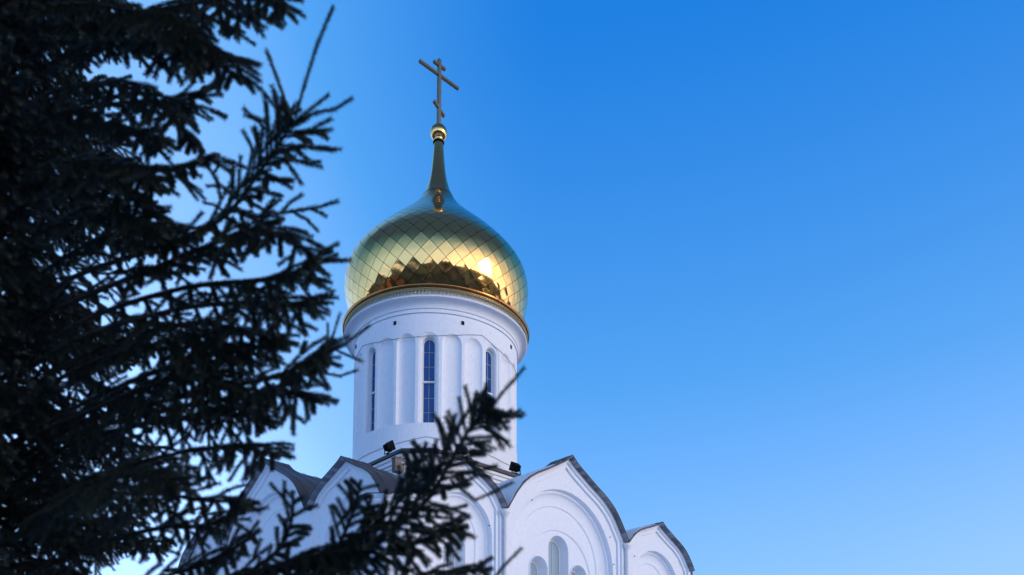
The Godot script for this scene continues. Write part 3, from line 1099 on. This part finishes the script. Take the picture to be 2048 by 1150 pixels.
func make_fixings() -> void:
	# the lamps stand on the eave of the drum's foot and look at the drum
	make_floodlight(on_church(Vector3(-4.72, 14.15, 2.80)), TURN - PI / 2, "black floodlight on the left eave, beside the weathered box")
	make_floodlight(on_church(Vector3(-2.20, 14.15, 4.66)), TURN, "black floodlight on the right eave, half hidden by the bough")
	make_floodlight(on_church(Vector3(0.95, 14.15, 4.70)), TURN, "black floodlight on the eave at the drum's right edge")
	# a weathered box on an arm
	var b := thing("wall_box", "small weathered grey box with a lid and a white peg, under the eave", "box", on_church(Vector3(-4.80, 13.18, 3.62)), TURN - 0.2)
	b.scale = Vector3(0.8, 0.8, 0.8)
	var st := begin()
	box(st, Transform3D(Basis.IDENTITY, Vector3(0, 0.32, 0)), Vector3(0.50, 0.64, 0.44), 0.012)
	build(st, "case", M.box, b)
	st = begin()
	box(st, Transform3D(Basis(Vector3.RIGHT, 0.06), Vector3(0, 0.665, 0.0)), Vector3(0.60, 0.035, 0.54), 0.008)
	build(st, "lid", M.box, b)
	st = begin()
	box(st, Transform3D(Basis.IDENTITY, Vector3(-0.254, 0.32, 0)), Vector3(0.012, 0.56, 0.34), 0.003)
	build(st, "rusty_side", M.rust, b)
	st = begin()
	box(st, Transform3D(Basis.IDENTITY, Vector3(0, -0.03, 0)), Vector3(0.46, 0.06, 0.40), 0.01)
	build(st, "floor_board", M.box, b)
	st = begin()
	tube(st, [Vector3(0.12, 0.40, 0.2), Vector3(0.34, 0.36, 0.42)], [0.055], 12)
	build(st, "peg", M.pvc, b)
	st = begin()
	bar(st, Vector3(0, 0.34, -0.2), Vector3(0.0, 0.34, -0.55), 0.05, 0.05)
	build(st, "arm", M.black, b)
	# cables
	var c1 := [[-69, 20.2], [-62, 20.28], [-53, 20.45], [-36, 20.19], [-24.5, 20.1], [-9.3, 20.05], [7.4, 20.11], [18.1, 20.22], [36.3, 20.53], [47.9, 20.25], [61.7, 20.08], [72.3, 20.01], [85, 19.9]]
	var c2 := [[-80, 14.92], [-58.5, 15.02], [-45, 15.04], [-34.3, 15.08], [-23.3, 15.16], [-11.3, 15.28], [-0.2, 15.42], [8, 15.31], [13.6, 15.22], [29.8, 15.06], [45, 14.96], [55.3, 14.90], [68.7, 14.96]]
	for c in [[c1, "thin dark cable strung round the drum over the niches"], [c2, "thin dark cable looped round the drum above its snowy foot"]]:
		var pts := []
		for i in c[0].size() - 1:
			for k in 5:
				var f := k / 5.0
				pts.append(on_drum(lerp(float(c[0][i][0]), float(c[0][i + 1][0]), f), lerp(float(c[0][i][1]), float(c[0][i + 1][1]), f), 4.022))
		st = begin()
		tube(st, pts, [0.009], 5)
		var o := build(st, numbered("cable"), M.cable, self)
		tag(o, c[1], "cable", "cables on the drum")

# ---------------------------------------------------------------- the spruce
var sprigs := []        # shapes: a short length of twig with its needles
var tree: Node3D
const SPRIG := 0.05

func make_sprig(seed_: int, needles: int, long: float, m: Material) -> ArrayMesh:
	var r := RandomNumberGenerator.new()
	r.seed = seed_
	var st := begin()
	tube(st, [Vector3.ZERO, Vector3(0, SPRIG, 0)], [0.0028, 0.0024], 4)
	for k in needles:
		var y := SPRIG * (k + r.randf()) / needles
		var a := 2.39996 * k + r.randf_range(-0.5, 0.5)
		var lean := r.randf_range(0.75, 1.05)
		var d := Vector3(cos(a) * sin(lean), cos(lean), sin(a) * sin(lean))
		var side := d.cross(Vector3.UP).normalized().rotated(d, r.randf_range(-0.6, 0.6)) * 0.0013
		var l := long * r.randf_range(0.8, 1.15)
		var p := Vector3(0, y, 0)
		var mid := p + d * l * 0.5 + Vector3(0, l * 0.04, 0)
		var tip := p + d * l + Vector3(0, l * 0.12, 0)
		quad(st, p, mid + side, tip, mid - side)
	return finish(st, m)

# bough: a wooden axis, side twigs in two ranks, side shoots on these
func axis_point(pts: Array, s: float) -> Vector3:
	var n := pts.size() - 1
	var k: float = clamp(s, 0.0, 1.0) * n
	var i: int = min(int(k), n - 1)
	var t := k - i
	var p0: Vector3 = pts[max(i - 1, 0)]
	var p1: Vector3 = pts[i]
	var p2: Vector3 = pts[i + 1]
	var p3: Vector3 = pts[min(i + 2, n)]
	return 0.5 * ((2 * p1) + (p2 - p0) * t + (2 * p0 - 5 * p1 + 4 * p2 - p3) * t * t + (3 * p1 - p0 - 3 * p2 + p3) * t * t * t)

var shoots := [[], [], []]

func dress(pts: Array, from := 0.0, thick := 1.0) -> void:
	# sprigs along a twig
	var run := 0.0
	for i in pts.size() - 1:
		var a: Vector3 = pts[i]
		var b: Vector3 = pts[i + 1]
		var l := a.distance_to(b)
		if l < 1e-4: continue
		var n: int = max(1, int(round(l / (SPRIG * 0.92))))
		var y := (b - a) / l
		for k in n:
			if run + l * k / n < from: continue
			var x := y.cross(Vector3(rng.randf_range(-1, 1), rng.randf_range(-1, 1), rng.randf_range(-1, 1))).normalized()
			var sc: float = l / n / SPRIG * 1.03
			var wide := thick * rng.randf_range(0.9, 1.1)
			shoots[rng.randi() % 3].append(Transform3D(Basis(x * wide, y * sc, x.cross(y) * wide), a.lerp(b, k / float(n))))
		run += l

func twig(wood: SurfaceTool, start: Vector3, dir: Vector3, length: float, droop: float, radius: float, steps := 4) -> Array:
	var pts := [start]
	var d := dir.normalized()
	for i in steps:
		d = (d + Vector3(rng.randf_range(-0.06, 0.06), -droop / steps + rng.randf_range(-0.05, 0.05), rng.randf_range(-0.06, 0.06))).normalized()
		pts.append(pts[-1] + d * length / steps)
	# the end turns up a little
	tube(wood, pts, range(steps + 1).map(func(i): return lerp(radius, 0.0016, i / float(steps))), 4)
	return pts

# o: {pts, fan (length of the side twigs), up (normal of the fan), droop, from, tip}
func bough(o: Dictionary) -> void:
	shoots = [[], [], []]
	var wood := begin()
	var pts: Array = o.pts
	var length := 0.0
	for i in pts.size() - 1: length += pts[i].distance_to(pts[i + 1])
	var fine := []
	var n := 26
	for i in n + 1: fine.append(axis_point(pts, i / float(n)))
	var r0: float = o.get("radius", 0.004 + 0.005 * length)
	tube(wood, fine, range(n + 1).map(func(i): return lerp(r0, 0.0026, pow(i / float(n), 0.8))), 6)
	var from: float = o.get("from", 0.15)
	var fan: float = o.get("fan", 0.3)
	var droop: float = o.get("droop", 0.5)
	var up: Vector3 = o.get("up", Vector3.UP)
	var step: float = o.get("step", 0.040)
	var bare: float = o.get("bare", 0.06)     # length of the leader without side twigs
	dress(fine.slice(int(n * max(from, 0.3))), 0.0, o.get("thick", 1.0))
	var s := from * length
	var flip := 1
	while s < length - bare - 0.02:
		var f := s / length
		var p := axis_point(pts, f)
		var t := (axis_point(pts, min(1.0, f + 0.02)) - axis_point(pts, max(0.0, f - 0.02))).normalized()
		var side := t.cross(up).normalized() * flip
		var left := length - s
		var l: float = min(fan, 0.035 + left * o.get("taper", 0.42)) * rng.randf_range(0.55, 1.1)
		l *= smoothstep(0.0, 0.25, f - from + 0.1)
		var lift := side.cross(t) * flip
		var d := (t * rng.randf_range(0.55, 0.95) + side * rng.randf_range(0.6, 1.0) + lift * rng.randf_range(-0.35, 0.3)).normalized()
		if l > 0.03:
			var tw := twig(wood, p, d, l, droop * rng.randf_range(0.5, 1.4), 0.0022 + 0.006 * l, 4)
			dress(tw, 0.0)
			# side shoots
			var q := 0.05
			var sflip := 1
			while q < l - 0.06:
				var g := q / l * 4.0
				var gi: int = min(int(g), 3)
				var b: Vector3 = tw[gi].lerp(tw[gi + 1], g - gi)
				var td: Vector3 = (tw[gi + 1] - tw[gi]).normalized()
				var sd := td.cross(up).normalized() * sflip
				var sl: float = min(0.15, 0.045 + (l - q) * 0.55) * rng.randf_range(0.6, 1.15)
				var dd := (td * rng.randf_range(0.6, 1.0) + sd * rng.randf_range(0.5, 0.9) + Vector3(0, rng.randf_range(-0.5, 0.25), 0)).normalized()
				dress(twig(wood, b, dd, sl, droop * 0.5, 0.002, 2))
				q += rng.randf_range(0.042, 0.07)
				sflip = -sflip
		s += step * rng.randf_range(0.7, 1.3)
		flip = -flip
	for e in o.get("extra", []):
		# hand-set shoots, as polylines
		tube(wood, e, [0.0035, 0.002], 5)
		dress(e, 0.0, o.get("extra_thick", 0.85))
	var w := build(wood, "bough", M.bark, tree)
	for k in 3:
		if shoots[k].size() == 0: continue
		var mm := MultiMesh.new()
		mm.transform_format = MultiMesh.TRANSFORM_3D
		mm.mesh = sprigs[k]
		mm.instance_count = shoots[k].size()
		for i in shoots[k].size(): mm.set_instance_transform(i, shoots[k][i])
		var mi := MultiMeshInstance3D.new()
		mi.multimesh = mm
		mi.name = "needles"
		mi.set_meta("kind", "stuff")
		w.add_child(mi, true)
	count += shoots[0].size() + shoots[1].size() + shoots[2].size()

var count := 0

func px(list: Array) -> Array:
	return list.map(func(p): return at(p[0], p[1], p[2]))

func make_spruce() -> void:
	var foot := at(-50, 700, 3.75)
	foot.y = 0
	tree = thing("spruce_tree", "dark spruce filling the left side, its boughs crossing before the church", "tree", Vector3.ZERO)
	for k in 3: sprigs.append(make_sprig(40 + k, 104, 0.0175, M.needles[k]))
	var st := begin()
	var tp := []
	var tr := []
	for i in 15:
		var y := 9.5 * i / 14.0
		tp.append(foot + Vector3(0.02 * sin(y * 1.3), y, 0.02 * cos(y)))
		tr.append(lerp(0.15, 0.012, i / 14.0) * (1.25 if i == 0 else 1.0))
	tube(st, tp, tr, 14)
	build(st, "trunk", M.bark, tree)
	var flat := Vector3(0.1, 1.0, 0.25).normalized()
	var face := Vector3(0.0, 0.55, 0.85).normalized()
	# boughs that reach out to the right, from the top of the picture down
	bough({"pts": px([[0, 160, 3.75], [150, 60, 3.45], [350, 15, 3.25], [480, -5, 3.1], [577, 18, 3.0]]), "fan": 0.30, "up": face, "droop": 0.7, "bare": 0.05})
	bough({"pts": px([[0, 120, 3.75], [120, 50, 3.4], [300, 60, 3.2], [420, 110, 3.05], [482, 166, 3.0]]), "fan": 0.22, "up": face, "droop": 0.6})
	bough({"pts": px([[0, 10, 3.75], [120, -60, 3.5], [330, -90, 3.3], [460, -70, 3.15]]), "fan": 0.34, "up": face, "droop": 0.9})
	bough({"pts": px([[0, 300, 3.75], [100, 235, 3.5], [250, 205, 3.35], [350, 205, 3.2], [437, 170, 3.1]]), "fan": 0.20, "up": face, "droop": 0.5, "bare": 0.09, "extra": [px([[340, 207, 3.2], [372, 180, 3.18], [390, 163, 3.17]]), px([[345, 212, 3.2], [375, 238, 3.18], [397, 262, 3.16]])]})
	bough({"pts": px([[0, 280, 3.75], [90, 190, 3.4], [230, 170, 3.2], [330, 220, 3.05], [390, 300, 3.0]]), "fan": 0.16, "up": face, "droop": 0.7, "from": 0.25})
	bough({"pts": px([[0, 420, 3.75], [90, 330, 3.4], [230, 330, 3.2], [340, 338, 3.05], [432, 310, 2.95]]), "fan": 0.17, "up": face, "droop": 0.5, "bare": 0.08, "extra": [px([[345, 338, 3.04], [370, 365, 3.02], [393, 397, 3.0]]), px([[395, 322, 3.0], [400, 305, 3.0]])]})
	bough({"pts": px([[0, 480, 3.75], [60, 400, 3.5], [180, 370, 3.3], [270, 400, 3.2], [320, 440, 3.1]]), "fan": 0.18, "up": face, "droop": 0.6})
	# the bough that climbs to the tall bare leader
	bough({"pts": px([[0, 700, 3.75], [120, 570, 3.45], [300, 500, 3.25], [440, 440, 3.1], [515, 350, 3.0], [560, 285, 2.95], [588, 238, 2.92]]), "fan": 0.19, "up": Vector3(0.25, 0.3, 0.9).normalized(), "droop": 0.15, "from": 0.2, "step": 0.034, "taper": 0.75,
		"extra": [px([[590, 236, 2.92], [612, 160, 2.9], [636, 85, 2.88], [666, 15, 2.86]]), px([[585, 240, 2.92], [568, 195, 2.93], [552, 150, 2.94], [534, 104, 2.95]]), px([[590, 242, 2.92], [635, 225, 2.88], [670, 218, 2.86], [704, 197, 2.84]]), px([[592, 240, 2.92], [625, 215, 2.9], [657, 190, 2.9]]), px([[490, 400, 3.04], [545, 428, 3.0], [600, 420, 2.97], [640, 413, 2.95], [673, 403, 2.94]]), px([[585, 424, 2.98], [612, 438, 2.96], [634, 460, 2.95]]), px([[560, 427, 2.99], [580, 405, 2.97], [603, 390, 2.96]]), px([[620, 417, 2.96], [640, 425, 2.95], [652, 432, 2.95]]), px([[470, 395, 3.05], [435, 365, 3.05], [400, 305, 3.05]]), px([[440, 372, 3.05], [415, 372, 3.05]]), px([[425, 350, 3.05], [438, 330, 3.05]]), px([[450, 425, 3.1], [430, 410, 3.1], [408, 405, 3.1]])]})
	bough({"pts": px([[60, 640, 3.5], [250, 560, 3.3], [400, 500, 3.15], [520, 460, 3.0], [640, 520, 2.9]]), "fan": 0.20, "up": face, "droop": 0.5, "from": 0.2, "bare": 0.06})
	bough({"pts": px([[60, 640, 3.5], [220, 570, 3.3], [380, 520, 3.2], [490, 480, 3.1], [560, 440, 3.0]]), "fan": 0.17, "up": face, "droop": 0.4, "from": 0.2})
	bough({"pts": px([[0, 760, 3.75], [150, 650, 3.45], [350, 580, 3.25], [520, 560, 3.05], [590, 545, 2.98], [642, 515, 2.93]]), "fan": 0.20, "up": face, "droop": 0.6, "bare": 0.06})
	bough({"pts": px([[0, 780, 3.75], [150, 680, 3.4], [350, 620, 3.2], [500, 605, 3.05], [575, 612, 2.98], [637, 598, 2.93]]), "fan": 0.22, "up": face, "droop": 0.7, "bare": 0.05})
	bough({"pts": px([[0, 820, 3.75], [150, 720, 3.5], [350, 650, 3.3], [480, 660, 3.15], [560, 690, 3.05]]), "fan": 0.24, "up": face, "droop": 0.8})
	# the long bough before the drum's left edge
	bough({"pts": px([[0, 950, 3.75], [150, 850, 3.45], [380, 790, 3.2], [540, 755, 3.0], [610, 728, 2.94], [662, 703, 2.9]]), "fan": 0.20, "up": face, "droop": 0.45, "bare": 0.04, "taper": 0.36, "step": 0.040,
		"extra_thick": 0.7, "extra": [px([[660, 704, 2.9], [695, 684, 2.88], [737, 653, 2.86]]), px([[655, 705, 2.9], [668, 665, 2.9], [679, 630, 2.9]]), px([[650, 715, 2.9], [655, 680, 2.9], [656, 650, 2.9]]), px([[670, 700, 2.88], [700, 712, 2.86], [722, 722, 2.85]]), px([[640, 745, 2.9], [680, 752, 2.88], [712, 741, 2.86]])]})
	bough({"pts": px([[0, 960, 3.75], [150, 870, 3.4], [380, 810, 3.2], [500, 795, 3.05], [580, 785, 2.97], [645, 805, 2.92]]), "fan": 0.18, "taper": 0.34, "up": face, "droop": 0.8})
	bough({"pts": px([[0, 1000, 3.75], [120, 900, 3.5], [330, 840, 3.3], [470, 830, 3.15], [545, 850, 3.05]]), "fan": 0.24, "up": face, "droop": 0.9})
	bough({"pts": px([[0, 1080, 3.75], [150, 970, 3.45], [340, 910, 3.25], [470, 895, 3.1], [558, 913, 3.0]]), "fan": 0.20, "up": face, "droop": 0.8, "bare": 0.04})
	bough({"pts": px([[0, 1140, 3.75], [120, 1020, 3.45], [280, 985, 3.3], [400, 1000, 3.15], [500, 1002, 3.05]]), "fan": 0.18, "up": face, "droop": 0.5})
	bough({"pts": px([[0, 1220, 3.75], [120, 1120, 3.4], [300, 1060, 3.2], [420, 1050, 3.1], [490, 1000, 3.0]]), "fan": 0.20, "up": face, "droop": 0.4})
	# the low bough before the church
	bough({"pts": px([[0, 1330, 3.75], [200, 1250, 3.4], [450, 1170, 3.15], [640, 1120, 3.0], [760, 1075, 2.9], [850, 1005, 2.85], [900, 925, 2.8], [945, 850, 2.78], [985, 812, 2.76]]), "fan": 0.17, "up": Vector3(0.3, 0.45, 0.8).normalized(), "droop": 0.2, "from": 0.3, "step": 0.030, "bare": 0.03,
		"extra": [px([[975, 825, 2.77], [1005, 785, 2.75], [1030, 757, 2.74], [1047, 737, 2.73]]), px([[965, 845, 2.78], [995, 840, 2.76], [1022, 820, 2.75]]), px([[960, 850, 2.78], [990, 865, 2.77], [1018, 890, 2.76]]), px([[945, 860, 2.78], [950, 825, 2.78], [960, 797, 2.78]]), px([[955, 850, 2.78], [970, 815, 2.77], [973, 790, 2.77]]), px([[930, 880, 2.79], [960, 885, 2.78], [988, 897, 2.77]]), px([[900, 960, 2.8], [950, 1000, 2.78], [985, 985, 2.77], [1020, 967, 2.76]])]})
	bough({"pts": px([[200, 1260, 3.4], [450, 1190, 3.2], [640, 1130, 3.05], [740, 1060, 2.95], [815, 980, 2.9], [853, 885, 2.88]]), "fan": 0.16, "up": face, "droop": 0.3, "from": 0.35, "step": 0.030})
	bough({"pts": px([[200, 1260, 3.4], [420, 1180, 3.2], [540, 1115, 3.1], [580, 1050, 3.05], [586, 982, 3.0]]), "fan": 0.11, "up": face, "droop": 0.2, "from": 0.4})
	bough({"pts": px([[200, 1280, 3.3], [450, 1200, 3.1], [680, 1140, 2.95], [820, 1090, 2.88], [930, 1055, 2.83]]), "fan": 0.17, "up": face, "droop": 0.6, "from": 0.3, "step": 0.030})
	bough({"pts": px([[200, 1310, 3.3], [450, 1250, 3.1], [700, 1190, 2.95], [860, 1155, 2.85], [985, 1136, 2.8]]), "fan": 0.17, "up": face, "droop": 0.5, "from": 0.25, "extra": [px([[985, 1160, 2.8], [1010, 1130, 2.79], [1041, 1098, 2.78]]), px([[960, 1150, 2.8], [962, 1125, 2.8]])]})
	bough({"pts": px([[100, 1270, 3.4], [330, 1210, 3.2], [520, 1140, 3.05], [640, 1110, 2.95], [740, 1100, 2.9]]), "fan": 0.18, "up": face, "droop": 0.7, "from": 0.2, "step": 0.030})
	bough({"pts": px([[300, 1290, 3.3], [500, 1220, 3.1], [640, 1140, 2.98], [700, 1040, 2.92], [722, 960, 2.9]]), "fan": 0.13, "up": face, "droop": 0.3, "from": 0.35, "step": 0.030})
	bough({"pts": px([[0, 1280, 3.75], [150, 1220, 3.4], [340, 1150, 3.2], [430, 1120, 3.1], [520, 1060, 3.0]]), "fan": 0.16, "up": face, "droop": 0.4})
	bough({"pts": px([[0, 900, 3.75], [180, 800, 3.5], [350, 730, 3.3], [470, 700, 3.15], [570, 690, 3.05]]), "fan": 0.24, "up": face, "droop": 0.7})
	bough({"pts": px([[0, 900, 3.75], [160, 830, 3.4], [300, 770, 3.2], [400, 760, 3.05], [490, 790, 2.95]]), "fan": 0.24, "up": face, "droop": 0.8})
	bough({"pts": px([[0, 620, 3.75], [120, 520, 3.5], [230, 470, 3.3], [310, 470, 3.2], [360, 490, 3.1]]), "fan": 0.22, "up": face, "droop": 0.6})
	bough({"pts": px([[0, 560, 3.75], [90, 460, 3.4], [200, 430, 3.2], [280, 440, 3.1], [330, 470, 3.0]]), "fan": 0.18, "up": face, "droop": 0.6})
	bough({"pts": px([[0, 1100, 3.75], [100, 1010, 3.3], [200, 960, 3.0], [290, 950, 2.8], [360, 980, 2.7]]), "fan": 0.22, "up": face, "droop": 0.7})
	bough({"pts": px([[0, 210, 3.75], [130, 110, 3.5], [270, 85, 3.3], [360, 95, 3.15], [440, 125, 3.05]]), "fan": 0.22, "up": face, "droop": 0.7, "step": 0.032})
	bough({"pts": px([[0, 60, 3.75], [120, 10, 3.4], [260, 20, 3.2], [350, 50, 3.05], [410, 100, 3.0]]), "fan": 0.20, "up": face, "droop": 0.7, "step": 0.032})
	bough({"pts": px([[0, 340, 3.75], [110, 270, 3.5], [210, 250, 3.3], [280, 265, 3.2], [330, 290, 3.1]]), "fan": 0.18, "up": face, "droop": 0.6, "step": 0.032})
	bough({"pts": px([[0, 450, 3.75], [110, 370, 3.4], [200, 340, 3.2], [270, 350, 3.1], [320, 385, 3.0]]), "fan": 0.16, "up": face, "droop": 0.6, "step": 0.032})
	bough({"pts": px([[0, 840, 3.75], [150, 740, 3.4], [300, 690, 3.2], [400, 690, 3.1], [480, 730, 3.0]]), "fan": 0.20, "up": face, "droop": 0.7})
	# the inner crown: whorls round the trunk
	var y := 1.0
	var turn := 0.0
	while y < 7.2:
		var reach: float = lerp(1.55, 0.75, (y - 1.0) / 6.2)
		for k in 12:
			var a := turn + TAU * k / 12.0 + rng.randf_range(-0.25, 0.25)
			var d := Vector3(sin(a), 0, cos(a))
			# those that would reach far to the right are already there
			var l := reach * rng.randf_range(0.75, 1.1)
			if d.x > 0.25: l *= lerp(1.0, 0.62, clamp((d.x - 0.25) / 0.5, 0.0, 1.0))
			var b := foot + Vector3(0, y + rng.randf_range(-0.12, 0.12), 0)
			bough({"pts": [b, b + d * l * 0.35 + Vector3(0, 0.02, 0), b + d * l * 0.7 + Vector3(0, 0.0, 0), b + d * l + Vector3(0, 0.09, 0)], "fan": 0.30, "droop": 0.8, "from": 0.10, "step": 0.036})
		y += 0.21
		turn += 0.8
	print("sprigs ", count)

# ---------------------------------------------------------------- round about, mirrored in the dome
func make_surroundings() -> void:
	var st := begin()
	quad(st, Vector3(-900, 0, 900), Vector3(-900, 0, -900), Vector3(900, 0, -900), Vector3(900, 0, 900))
	var g := build(st, "ground", M.ground, self)
	g.set_meta("kind", "structure")
	# unseen snow round the church, added to bounce light onto its walls
	st = begin()
	var n := FastNoiseLite.new()
	n.seed = 21
	n.frequency = 0.03
	for k in 96:
		var e := []
		for j in 2:
			var a := TAU * (k + j) / 96.0
			var p := Vector3(sin(a), 0, cos(a))
			e.append(p * (46.0 + 7.0 * n.get_noise_2d(p.x * 40.0, p.z * 40.0)) + Vector3(0, 0.02, -32))
		tri(st, Vector3(0, 0.02, -32), e[1], e[0])
	build(st, "bounce_snow", M.field, self).set_meta("kind", "structure")
	# houses behind the camera, whose image stands upside down in the dome's lower plates
	var spots := [[-62, 30, 26, 12, 13, 0.9, "brick"], [-26, 62, 34, 13, 15, 0.25, "plaster"], [30, 74, 30, 12, 12, -0.3, "brick"], [76, 38, 24, 12, 14, -1.0, "plaster"], [66, -12, 22, 12, 10, -1.5, "brick"], [-76, -8, 24, 12, 12, 1.5, "brick"]]
	var words := ["red brick block of flats far left, behind the camera", "long buff block of flats straight behind the camera", "low red brick house behind the camera to the right", "buff house at the right, behind the camera", "red brick house far right of the church", "red brick house far left of the church"]
	for i in spots.size():
		house(spots[i], words[i])
	for i in 14:
		var a := deg_to_rad(lerp(70.0, 290.0, (i + 0.5) / 14.0)) + rng.randf_range(-0.06, 0.06)
		var r := rng.randf_range(34.0, 52.0)
		bare_tree(Vector3(sin(a) * r, 0, -cos(a) * r), rng.randf_range(7.0, 11.0), i)

func house(s: Array, label: String) -> void:
	var o := thing("apartment_house", label, "building", Vector3(s[0], 0, s[1]), s[5] + PI, "houses behind the camera")
	var st := begin()
	box(st, Transform3D(Basis.IDENTITY, Vector3(0, s[4] / 2.0, 0)), Vector3(s[2], s[4], s[3]), 0.05)
	build(st, "wall", M[s[6]], o)
	st = begin()
	box(st, Transform3D(Basis.IDENTITY, Vector3(0, s[4] + 0.3, 0)), Vector3(s[2] + 0.8, 0.6, s[3] + 0.8), 0.05)
	build(st, "roof", M.roof, o)
	var mesh: ArrayMesh
	st = begin()
	box(st, Transform3D.IDENTITY, Vector3(1.3, 1.6, 0.2), 0.02)
	mesh = finish(st, M.pane)
	var floors := int(s[4] / 3.0)
	var n := int(s[2] / 2.8)
	for f in floors:
		for k in n:
			var w := put(mesh, "window", o)
			w.position = Vector3((k - (n - 1) / 2.0) * 2.8, 1.9 + f * 3.0, s[3] / 2.0 + 0.02)

func bare_tree(where: Vector3, h: float, i: int) -> void:
	var o := thing("bare_tree", "leafless tree mirrored in the lower plates of the dome", "tree", where, 0.0, "leafless trees behind the camera")
	var r := RandomNumberGenerator.new()
	r.seed = 300 + i
	var st := begin()
	tube(st, [Vector3.ZERO, Vector3(0.1, h * 0.3, 0), Vector3(0, h * 0.62, 0.1), Vector3(0.1, h, 0)], [0.17, 0.13, 0.08, 0.02], 7)
	build(st, "trunk", M.twig, o)
	st = begin()
	for k in 34:
		var y := h * r.randf_range(0.28, 0.95)
		var a := 2.4 * k
		var l := (h - y) * 0.42 + h * 0.10
		var d := Vector3(sin(a), r.randf_range(0.6, 1.1), cos(a)).normalized()
		var b := Vector3(0.05, y, 0.05)
		tube(st, [b, b + d * l * 0.5, b + d * l + Vector3(0, l * 0.12, 0)], [0.05, 0.03, 0.01], 4)
		for j in 7:
			var q := b + d * l * r.randf_range(0.3, 0.95)
			var e := (d + Vector3(r.randf_range(-0.8, 0.8), r.randf_range(-0.2, 0.8), r.randf_range(-0.8, 0.8))).normalized()
			tube(st, [q, q + e * l * 0.4], [0.022, 0.006], 3)
	build(st, "crown", M.twig, o)

# ---------------------------------------------------------------- the scene
func _ready() -> void:
	rng.seed = 7
	var cam := Camera3D.new()
	cam.name = "camera"
	cam.near = 0.05
	cam.far = 3000.0
	cam.projection = Camera3D.PROJECTION_FRUSTUM
	cam.size = 0.05 * 1150.0 / FOCAL
	cam.frustum_offset = Vector2(0, 0.05 * (HORIZON - 575.0) / FOCAL)
	cam.position = Vector3(0, EYE, 0)
	cam.rotation.x = PITCH
	var lens := CameraAttributesPhysical.new()
	lens.frustum_near = 0.05
	lens.frustum_far = 3000.0
	lens.frustum_focal_length = 35.0
	lens.frustum_focus_distance = 38.0
	lens.exposure_aperture = 2.9
	cam.attributes = lens
	add_child(cam)
	cam.current = true

	var env := Environment.new()
	env.background_mode = Environment.BG_SKY
	env.sky = make_sky()
	env.tonemap_mode = Environment.TONE_MAPPER_LINEAR
	env.tonemap_exposure = 1.0
	env.sdfgi_enabled = true
	env.ssao_enabled = true
	env.ssil_enabled = true
	var we := WorldEnvironment.new()
	we.name = "world_environment"
	we.environment = env
	add_child(we)

	# the last warm light from the set sun: wide and weak
	var sun := DirectionalLight3D.new()
	sun.name = "sun"
	sun.light_color = Color(1.0, 0.92, 0.82)
	sun.light_energy = 0.37
	sun.light_angular_distance = 14.0
	sun.shadow_enabled = true
	add_child(sun)
	var toward := Vector3(sin(SUN_AZ) * cos(0.16), sin(0.16), -cos(SUN_AZ) * cos(0.16))
	sun.look_at_from_position(toward * 100.0, Vector3.ZERO)

	make_materials()
	make_church()
	make_fixings()
	make_spruce()
	make_surroundings()
